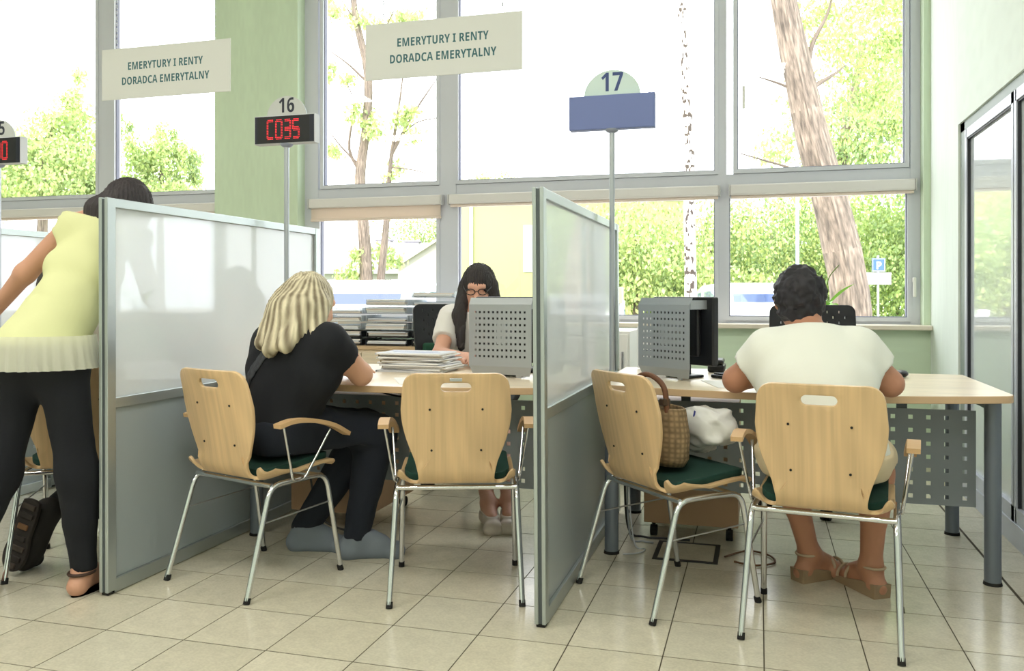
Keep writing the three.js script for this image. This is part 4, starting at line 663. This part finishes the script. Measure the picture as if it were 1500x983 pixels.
const sub3 = (box, pts, pad) => bounds(pts, pad);
const skin = (c) => phy(c, .55, { sheen: .15, sheenColor: new THREE.Color(1, .7, .6) });
const CELL = .009;
// strands: a fine displacement that follows the angle round the head
const strands = (f, c, amp, n, seed) => { const C = w3(c); return (x, y, z) => { const d = f(x, y, z); if (Math.abs(d) > .04) return d; const a = Math.atan2(z - C[2], x - C[0]); return d + amp * Math.sin(a * n + 5 * noise3(x * 9 + seed, y * 7, z * 9)) + amp * noise3(x * 22, y * 10 + seed, z * 22); }; };
const hairColor = (c, A, Bc, n, seed) => { const C = w3(c); return (x, y, z) => { const a = Math.atan2(z - C[2], x - C[0]), k = Math.max(0, Math.min(1, .5 + .45 * Math.sin(a * n + 6 * noise3(x * 8 + seed, y * 5, z * 8)) + .35 * noise3(x * 60, y * 12, z * 60))); return [0, 1, 2].map((i) => A[i] + (Bc[i] - A[i]) * k); }; };
const hairMat = new THREE.MeshStandardMaterial({ color: 0xffffff, vertexColors: true, roughness: .65 });

// 1. blonde visitor in black on the first chair
{
  const J = { seat: .513, hipL: [-1.91, .57, 3.17], hipR: [-1.83, .57, 3.06], kneeL: [-1.66, .52, 3.47], kneeR: [-1.575, .52, 3.38], ankL: [-1.91, .1, 3.37], ankR: [-1.64, .1, 3.33], toeL: [-1.74, .03, 3.4], toeR: [-1.49, .03, 3.39], shL: [-1.93, .925, 3.12], shR: [-1.6, .93, 3.03], elL: [-1.97, .79, 3.34], elR: [-1.565, .79, 3.21], wrL: [-1.8, .79, 3.47], wrR: [-1.72, .79, 3.4], neck: [-1.765, .985, 3.1], head: [-1.752, 1.08, 3.135], face: [.45, -.3, .85], b: 1.05, g: 1.12 };
  const f = figure(J), t = person('blonde visitor in a black top and dark trousers sitting with an elbow on the desk', [-1.86, 0, 3.05]);
  put(t, 'body', onSeat(f.body, -1.925, 3.01, 18, .484), f.box, CELL, skin(0xd9a88c));
  const sleeve = [cut(f.upper[0], mid(J.shL, J.elL, .45), sub(J.elL, J.shL)), cut(f.upper[1], mid(J.shR, J.elR, .4), sub(J.elR, J.shR))];
  const shirt = cut(wrinkle(grow(union(.045, f.torso, f.neck, ...sleeve), .014), .006, 11, 3), [J.neck[0], J.neck[1] + .015, J.neck[2]], [0, 1, .3]);
  put(t, 'top', onSeat(shirt, -1.925, 3.01, 18, .484), f.box, CELL, std(0x10131b, .9)).userData.label = 'black short sleeved top';
  put(t, 'bag_strap', minus((x, y, z) => { const n = w3([.78, -.62, .05]), p = w3([-1.91, .82, 3.0]); return Math.max(shirt(x, y, z) - .007, Math.abs((x - p[0]) * n[0] + (y - p[1]) * n[1] + (z - p[2]) * n[2]) - .02); }, shirt), f.box, CELL * .8, std(0x3d4046, .7)).userData.label = 'dark shoulder strap across the back';
  const trousers = wrinkle(grow(union(.05, cut(f.torso, [J.hipL[0], .6, J.hipL[2]], [0, 1, 0]), ...f.thigh, ...f.shank.map((s, i) => cut(s, [0, .1, 0], [0, -1, 0]))), .02), .006, 13, 8);
  put(t, 'trousers', onSeat(trousers, -1.925, 3.01, 18, .484), f.box, CELL, std(0x141a26, .92)).userData.label = 'dark navy trousers';
  ['L', 'R'].forEach((s, i) => { const sh = put(t, 'shoe', cut(grow(f.feet[i], .012), [0, .115, 0], [0, 1, 0]), bounds([J['ank' + s], J['toe' + s]], .12), .006, std(0x77808a, .9)); sh.userData.label = 'grey canvas slip-on shoe'; });
  const hc = J.head, hair = union(.04, egg(add(hc, [-.01, .012, -.012]), [.098, .118, .112], J.face), egg([-1.79, 1.03, 3.06], [.1, .115, .07], [.3, 0, .9]), cone([-1.83, 1.06, 3.06], [-1.872, .925, 2.975], .058, .034), cone([-1.78, 1.05, 3.01], [-1.812, .905, 2.93], .064, .034), cone([-1.72, 1.06, 3.02], [-1.735, .92, 2.92], .06, .032), cone([-1.68, 1.07, 3.07], [-1.65, .95, 2.99], .048, .026), cone([-1.86, 1.05, 3.14], [-1.9, .965, 3.11], .035, .015));
  const faceCut = egg(f.H(0, -.03, .11), [.07, .1, .07], J.face);
  put(t, 'hair', wrinkle(strands(minus(hair, faceCut), hc, .0022, 80, 2), .005, 16, 4), bounds([hc, [-1.9, .88, 2.98], [-1.62, .9, 3.2]], .16), .0055, hairMat, hairColor(hc, [.2, .16, .1], [.74, .67, .48], 34, 1)).userData.label = 'shoulder length streaked blonde hair';
}
// 2. woman with dark curly hair in white
{
  const J = { seat: .513, hipL: [.12, .57, 3.16], hipR: [.3, .57, 3.14], kneeL: [.09, .5, 3.5], kneeR: [.42, .51, 3.43], ankL: [.19, .1, 3.56], ankR: [.4, .1, 3.46], toeL: [.31, .03, 3.66], toeR: [.31, .03, 3.6], shL: [.03, .905, 3.28], shR: [.345, .915, 3.31], elL: [-.085, .795, 3.34], elR: [.452, .795, 3.35], wrL: [.05, .785, 3.58], wrR: [.33, .785, 3.6], neck: [.17, .985, 3.35], head: [.145, 1.1, 3.41], face: [-.05, -.35, .9], b: 1.05, g: 1.1 };
  const f = figure(J), t = person('woman with short dark curly hair in a white T-shirt leaning on the desk', [.2, 0, 3.08]);
  put(t, 'body', onSeat(f.body, .212, 3.078, 8.5, .484), f.box, CELL, skin(0xb98468));
  const sl = [cut(grow(f.upper[0], .014), mid(J.shL, J.elL, .5), sub(J.elL, J.shL)), cut(grow(f.upper[1], .014), mid(J.shR, J.elR, .5), sub(J.elR, J.shR))];
  const shirt = cut(cut(wrinkle(grow(union(.045, f.torso, f.neck, ...sl), .012), .006, 9, 13), [J.neck[0], J.neck[1] + .004, J.neck[2]], [0, 1, .3]), [0, .5, 0], [0, -1, 0]);
  put(t, 'tee_shirt', onSeat(shirt, .212, 3.078, 8.5, .484), f.box, CELL, std(0xe9ebe2, .9)).userData.label = 'white short sleeved T-shirt';
  put(t, 'shorts', onSeat(wrinkle(grow(union(.05, cut(f.torso, [.2, .56, 3.1], [0, 1, 0]), ...f.thigh.map((q, i) => cut(q, mid(J[i ? 'hipR' : 'hipL'], J[i ? 'kneeR' : 'kneeL'], .9), sub(J[i ? 'kneeR' : 'kneeL'], J[i ? 'hipR' : 'hipL'])))), .018), .005, 12, 5), .212, 3.078, 8.5, .484), f.box, CELL, std(0xd9c9a8, .9)).userData.label = 'beige knee length shorts';
  const hc = J.head, curl = (fd) => (x, y, z) => { const d = fd(x, y, z); return Math.abs(d) > .04 ? d : d + .009 * noise3(x * 48, y * 48, z * 48) + .005 * noise3(x * 95, y * 95, z * 95); };
  put(t, 'hair', curl(minus(union(.03, egg(add(hc, [0, .015, -.012]), [.093, .112, .112], J.face), egg(add(hc, [.002, -.045, -.05]), [.07, .055, .05], J.face)), egg(f.H(0, -.03, .11), [.08, .1, .07], J.face))), bounds([hc], .17), .0055, hairMat, (x, y, z) => { const k = .5 + .5 * noise3(x * 50, y * 50, z * 50); return [.008 + .014 * k, .008 + .01 * k, .012 + .012 * k]; }).userData.label = 'short dark curly hair';
  ['L', 'R'].forEach((s) => { // open wedge sandals
    const a = J['ank' + s], q = J['toe' + s], d = Math.atan2(q[0] - a[0], q[2] - a[2]), g = new THREE.Group(); g.name = 'sandal'; g.userData.label = 'beige wedge sandal with straps'; t.add(g); g.position.set(a[0] - t.position.x, 0, -a[2] - t.position.z); g.rotation.y = -d;
    const s2 = new THREE.Shape(); s2.moveTo(.06, 0); s2.lineTo(.0, 0); s2.lineTo(-.04, .0); s2.lineTo(-.13, 0); s2.quadraticCurveTo(-.2, .0, -.2, .018); s2.lineTo(-.12, .022); s2.lineTo(.0, .045); s2.lineTo(.065, .048); s2.closePath();
    const so = new THREE.ExtrudeGeometry(s2, { depth: .064, bevelEnabled: true, bevelSize: .004, bevelThickness: .004, bevelSegments: 2 }); so.translate(0, 0, -.032); so.rotateY(-Math.PI / 2); mesh('sole', so, std(0x9b8468, .8), g);
    const strapM = std(0xc0ab90, .7); for (const [z, y, r] of [[-.14, .03, .04], [-.09, .04, .042]]) mesh('strap', new THREE.TorusGeometry(r, .006, 6, 20, Math.PI).scale(1, 1.05, 1).translate(0, y - .004, z), strapM, g);
    mesh('strap', new THREE.TorusGeometry(.04, .005, 6, 24).rotateX(Math.PI / 2).scale(1, 1, 1.1).translate(0, .105, .012), strapM, g);
  });
}
// 3. clerk behind the monitor
{
  const J = { seat: .514, hipL: [-1.47, .57, 4.86], hipR: [-1.67, .57, 4.86], kneeL: [-1.36, .54, 4.44], kneeR: [-1.53, .54, 4.44], ankL: [-1.17, .11, 4.02], ankR: [-1.26, .1, 3.98], toeL: [-1.13, .05, 3.86], toeR: [-1.19, .03, 3.83], shL: [-1.39, .985, 4.72], shR: [-1.725, .985, 4.72], elL: [-1.31, .79, 4.5], elR: [-1.7, .785, 4.47], wrL: [-1.36, .79, 4.24], wrR: [-1.47, .785, 4.26], neck: [-1.555, 1.045, 4.71], head: [-1.54, 1.17, 4.665], face: [.2, -.42, -.9], b: .98, g: 1.02 };
  const f = figure(J), t = person('clerk with long dark hair and glasses reading behind the perforated monitor', [-1.57, 0, 4.85]);
  put(t, 'body', onSeat(f.body, -1.68, 4.86, -41.25, .494, .245, -.26, .26), f.box, CELL, skin(0xdca78e));
  const sl = [cut(grow(f.upper[0], .012), mid(J.shL, J.elL, .6), sub(J.elL, J.shL)), cut(grow(f.upper[1], .012), mid(J.shR, J.elR, .6), sub(J.elR, J.shR))];
  put(t, 'tee_shirt', onSeat(cut(wrinkle(grow(union(.045, f.torso, f.neck, ...sl), .013), .005, 11, 23), [J.neck[0], J.neck[1] + .01, J.neck[2]], [0, 1, -.5]), -1.68, 4.86, -41.25, .494, .245, -.26, .26), f.box, CELL, std(0xe9e6e0, .9)).userData.label = 'white short sleeved T-shirt';
  put(t, 'skirt', onSeat(grow(union(.06, cut(f.torso, [0, .6, 0], [0, 1, 0]), ...f.thigh), .016), -1.68, 4.86, -41.25, .494, .245, -.26, .26), f.box, CELL, std(0x23262f, .9)).userData.label = 'dark knee length skirt';
  const hc = J.head, hair = union(.03, egg(add(hc, [0, .015, .015]), [.093, .113, .112], J.face), cone([-1.625, 1.16, 4.68], [-1.635, 1.0, 4.615], .035, .036), cone([-1.635, 1.0, 4.615], [-1.605, .82, 4.555], .036, .022), cone([-1.47, 1.16, 4.7], [-1.42, .92, 4.68], .035, .035), egg([-1.56, 1.03, 4.8], [.1, .14, .05], [0, 0, 1]));
  put(t, 'hair', strands(minus(hair, egg(f.H(0, -.052, .1), [.058, .085, .07], J.face)), hc, .004, 40, 7), bounds([hc, [-1.66, .78, 4.6], [-1.4, .9, 4.8]], .14), .0055, hairMat, (x, y, z) => { const k = .5 + .5 * noise3(x * 40, y * 9, z * 40); return [.018 + .02 * k, .015 + .014 * k, .016 + .012 * k]; }).userData.label = 'long dark hair with a fringe';
  const gl = new THREE.Group(); gl.name = 'glasses'; t.add(gl); const L = (a, u, d) => new THREE.Vector3(...w3(f.H(a, u, d))).sub(t.position);
  for (const s of [-1, 1]) { const pts = []; for (let k = 0; k <= 20; k++) { const a = k / 20 * Math.PI * 2; pts.push(L(s * .034 + .025 * Math.cos(a), .004 + .018 * Math.sin(a), .105)); } mesh('rim', tube(pts, .0026, 40, 6), M.plasticBlack, gl); mesh('temple', tube([L(s * .06, .008, .102), L(s * .078, .01, .05), L(s * .082, .005, -.02)], .002, 12, 6), M.plasticBlack, gl); }
  mesh('bridge', tube([L(-.01, .006, .106), L(0, .01, .109), L(.01, .006, .106)], .002, 8, 6), M.plasticBlack, gl);
  ['L', 'R'].forEach((s, i) => { put(t, 'shoe', cut(grow(f.feet[i], .008), [0, .07, 0], [0, 1, 0]), bounds([J['ank' + s], J['toe' + s]], .12), .006, std(0xcfc3b4, .6)).userData.label = 'pale flat shoe'; });
}
// 4. standing woman in the yellow top
{
  const J = { hipL: [-2.635, .87, 2.58], hipR: [-2.495, .87, 2.615], kneeL: [-2.69, .46, 2.53], kneeR: [-2.44, .46, 2.63], ankL: [-2.8, .09, 2.46], ankR: [-2.432, .09, 2.655], toeL: [-2.84, .03, 2.62], toeR: [-2.45, .03, 2.8], shL: [-2.635, 1.385, 2.82], shR: [-2.415, 1.355, 2.9], elL: [-2.83, 1.2, 2.78], elR: [-2.45, 1.12, 3.05], wrL: [-3.09, 1.0, 2.83], wrR: [-2.5, .93, 3.24], neck: [-2.53, 1.43, 2.88], head: [-2.452, 1.465, 2.93], face: [-.25, -.5, .8], handL: [-.5, -.7, .45], b: .92, g: .72, hs: .97 };
  const f = figure(J), t = person('woman in a pale yellow sleeveless top and black trousers standing bent over the counter', [-2.52, 0, 2.66]);
  put(t, 'body', f.body, f.box, CELL, skin(0xc8967c));
  const sh = [0, 1].map((i) => cut(grow(f.upper[i], .008), mid(J[i ? 'shR' : 'shL'], J[i ? 'elR' : 'elL'], .12), sub(J[i ? 'elR' : 'elL'], J[i ? 'shR' : 'shL'])));
  const flare = cone([-2.55, 1.08, 2.67], [-2.585, .9, 2.6], .08, .15);
  const top = cut(cut(wrinkle(grow(union(.06, f.torso, ...sh, flare), .012), .005, 9, 33), [0, .93, 0], [0, -1, 0]), add(J.neck, [0, -.01, -.02]), [.2, 1, .1]);
  put(t, 'tank_top', minus(top, cone(add(J.shL, [-.06, .06, -.01]), add(J.shL, [-.05, -.09, 0]), .075, .055)), f.box, CELL, std(0xd9dca8, .9)).userData.label = 'pale yellow sleeveless top';
  const frill = []; const N = 120; for (let k = 0; k <= N; k++) for (let j = 0; j <= 5; j++) { const a = k / N * Math.PI * 2, y = .965 - j * .0245, r = .192 + j * .003 + .009 * (j / 5 + .2) * Math.sin(a * 34 + 2 * Math.sin(a * 5)); frill.push(-2.572 + Math.sin(a) * r, y, -(2.6 + Math.cos(a) * r * .9)); }
  const fi = []; for (let k = 0; k < N; k++) for (let j = 0; j < 5; j++) { const a = k * 6 + j, b = a + 6; fi.push(a, b, a + 1, b, b + 1, a + 1); }
  const fg = new THREE.BufferGeometry(); fg.setAttribute('position', new THREE.Float32BufferAttribute(frill, 3)); fg.setIndex(fi); fg.computeVertexNormals(); fg.setAttribute('uv', new THREE.Float32BufferAttribute(new Float32Array(frill.length / 3 * 2), 2)); fg.translate(-t.position.x, 0, -t.position.z);
  mesh('frill', fg, new THREE.MeshPhysicalMaterial({ color: 0xf1f2e0, roughness: .9, transmission: .5, thickness: 0, side: THREE.DoubleSide }), t).userData.label = 'sheer pleated white frill at the hem';
  put(t, 'trousers', wrinkle(grow(union(.05, cut(f.torso, [0, .9, 0], [0, 1, 0]), ...f.thigh, ...f.shank.map((s) => cut(s, [0, .1, 0], [0, -1, 0]))), .012), .004, 13, 8), f.box, CELL, std(0x0e1119, .92)).userData.label = 'black slim trousers';
  const hc = J.head, hair = union(.035, egg(add(hc, [0, .012, -.012]), [.094, .112, .112], J.face), cone([-2.53, 1.45, 2.85], [-2.54, 1.3, 2.82], .06, .03), cone([-2.47, 1.45, 2.86], [-2.46, 1.3, 2.86], .06, .03));
  put(t, 'hair', strands(minus(hair, egg(f.H(0, -.04, .11), [.065, .09, .07], J.face)), hc, .004, 44, 5), bounds([hc, [-2.56, 1.28, 2.82]], .16), .0055, hairMat, (x, y, z) => { const k = .5 + .5 * noise3(x * 40, y * 9, z * 40); return [.02 + .02 * k, .016 + .015 * k, .02 + .014 * k]; }).userData.label = 'straight dark hair';
  ['L', 'R'].forEach((s, i) => { const a = J['ank' + s], q = J['toe' + s], d = Math.atan2(q[0] - a[0], q[2] - a[2]), g = new THREE.Group(); g.name = 'sandal'; g.userData.label = 'brown flat sandal'; t.add(g); g.position.set(a[0] - t.position.x, 0, -a[2] - t.position.z); g.rotation.y = -d;
    const s2 = new THREE.Shape(); s2.absellipse(0, -.06, .042, .135, 0, Math.PI * 2); mesh('sole', new THREE.ExtrudeGeometry(s2, { depth: .02, bevelEnabled: false }).rotateX(-Math.PI / 2).scale(1, 1, -1).translate(0, 0, -.015), std(0x5a4030, .8), g);
    mesh('strap', new THREE.TorusGeometry(.042, .006, 6, 24).rotateX(Math.PI / 2).scale(1, 1, 1.15).translate(0, .08, .01), std(0x3f2c22, .7), g); mesh('strap', new THREE.TorusGeometry(.042, .006, 6, 20, Math.PI).translate(0, .02, -.11), std(0x3f2c22, .7), g); });
}
// 5. visitor sitting behind the standing woman, boot tucked under the chair
{
  const J = { seat: .51, hipL: [-2.79, .565, 2.96], hipR: [-2.64, .565, 3.03], kneeL: [-2.98, .52, 3.31], kneeR: [-2.83, .45, 3.38], ankL: [-3.02, .1, 3.4], ankR: [-2.775, .25, 2.9], toeL: [-3.1, .03, 3.55], toeR: [-2.86, .03, 2.86], shL: [-2.97, .97, 2.92], shR: [-2.75, .97, 3.02], elL: [-3.06, .84, 3.12], elR: [-2.8, .84, 3.25], wrL: [-3.08, .815, 3.34], wrR: [-2.96, .815, 3.42], neck: [-2.87, 1.03, 3.01], head: [-2.93, 1.13, 3.06], face: [-.5, -.35, .8], b: .98, g: .84 };
  const f = figure(J), t = person('visitor in a pale shirt sitting hidden behind the standing woman with one boot tucked back', [-2.72, 0, 3.05]);
  const legs = union(.03, ...f.thigh, ...f.shank);
  put(t, 'body', onSeat(union(.03, f.torso, f.neck, f.head, legs, ...f.upper, ...f.fore, ...f.hands), -2.69, 2.965, -27, .484), f.box, CELL, skin(0xd0a088));
  put(t, 'shirt', onSeat(cut(cut(wrinkle(grow(union(.045, f.torso, f.neck, ...f.upper), .013), .005, 11, 43), [J.neck[0], J.neck[1], J.neck[2]], [0, 1, .3]), [0, .5, 0], [0, -1, 0]), -2.69, 2.965, -27, .484), f.box, CELL, std(0xe2ddd2, .9)).userData.label = 'pale shirt';
  put(t, 'trousers', onSeat(wrinkle(grow(union(.05, cut(f.torso, [0, .58, 0], [0, 1, 0]), ...f.thigh, ...f.shank), .016), .005, 13, 18), -2.69, 2.965, -27, .484), f.box, CELL, std(0x14161b, .92)).userData.label = 'dark trousers';
  put(t, 'hair', wrinkle(minus(egg(add(J.head, [0, .015, 0]), [.088, .108, .108], J.face), egg(f.H(0, -.04, .1), [.075, .1, .07], J.face)), .003, 40, 2), bounds([J.head], .16), .006, std(0x2a211c, .7));
  // boot standing on its toe, sole towards the visitors' side
  const b = union(.02, cone([-2.775, .25, 2.9], [-2.785, .215, 2.835], .045, .045), cone([-2.785, .215, 2.835], [-2.845, .05, 2.79], .042, .042), cone([-2.78, .24, 2.84], [-2.83, .08, 2.82], .05, .045), cone([-2.82, .2, 2.83], [-2.86, .06, 2.8], .03, .034), cone([-2.845, .05, 2.79], [-2.85, .035, 2.85], .04, .032));
  put(t, 'boot', cut(b, [-2.8, .1, 2.765], [-.05, .15, -1]), bounds([[-2.78, .3, 2.9], [-2.85, .03, 2.8]], .1), .005, std(0x1d1a19, .8)).userData.label = 'black boot with a lugged sole';
  const sole = new THREE.Group(); sole.name = 'boot_sole'; t.add(sole); sole.position.set(-2.812 - t.position.x, .16, -2.752 - t.position.z); sole.rotation.set(-.15, .05, -.25);
  const ol = new THREE.Shape(); ol.moveTo(-.035, .135); ol.quadraticCurveTo(0, .15, .035, .135); ol.bezierCurveTo(.05, .06, .03, .02, .045, -.03); ol.bezierCurveTo(.06, -.09, .045, -.14, 0, -.142); ol.bezierCurveTo(-.045, -.14, -.06, -.09, -.045, -.03); ol.bezierCurveTo(-.03, .02, -.05, .06, -.035, .135);
  mesh('outsole', new THREE.ExtrudeGeometry(ol, { depth: .012, bevelEnabled: true, bevelSize: .003, bevelThickness: .003, bevelSegments: 2 }), std(0x2a2522, .9), sole);
  for (const [y, w, c] of [[.115, .05, 0x3b332c], [.08, .055, 0x2a2522], [.035, .04, 0x6d4f34], [-.01, .05, 0x2a2522], [-.05, .065, 0x3b332c], [-.09, .062, 0x2a2522], [-.12, .04, 0x3b332c]]) mesh('lug', rb(-w * .6, w * .6, y - .011, y + .011, .012, .022, .004), std(c, .9), sole);
}

scene.updateMatrixWorld(true);
renderer.render(scene, camera);
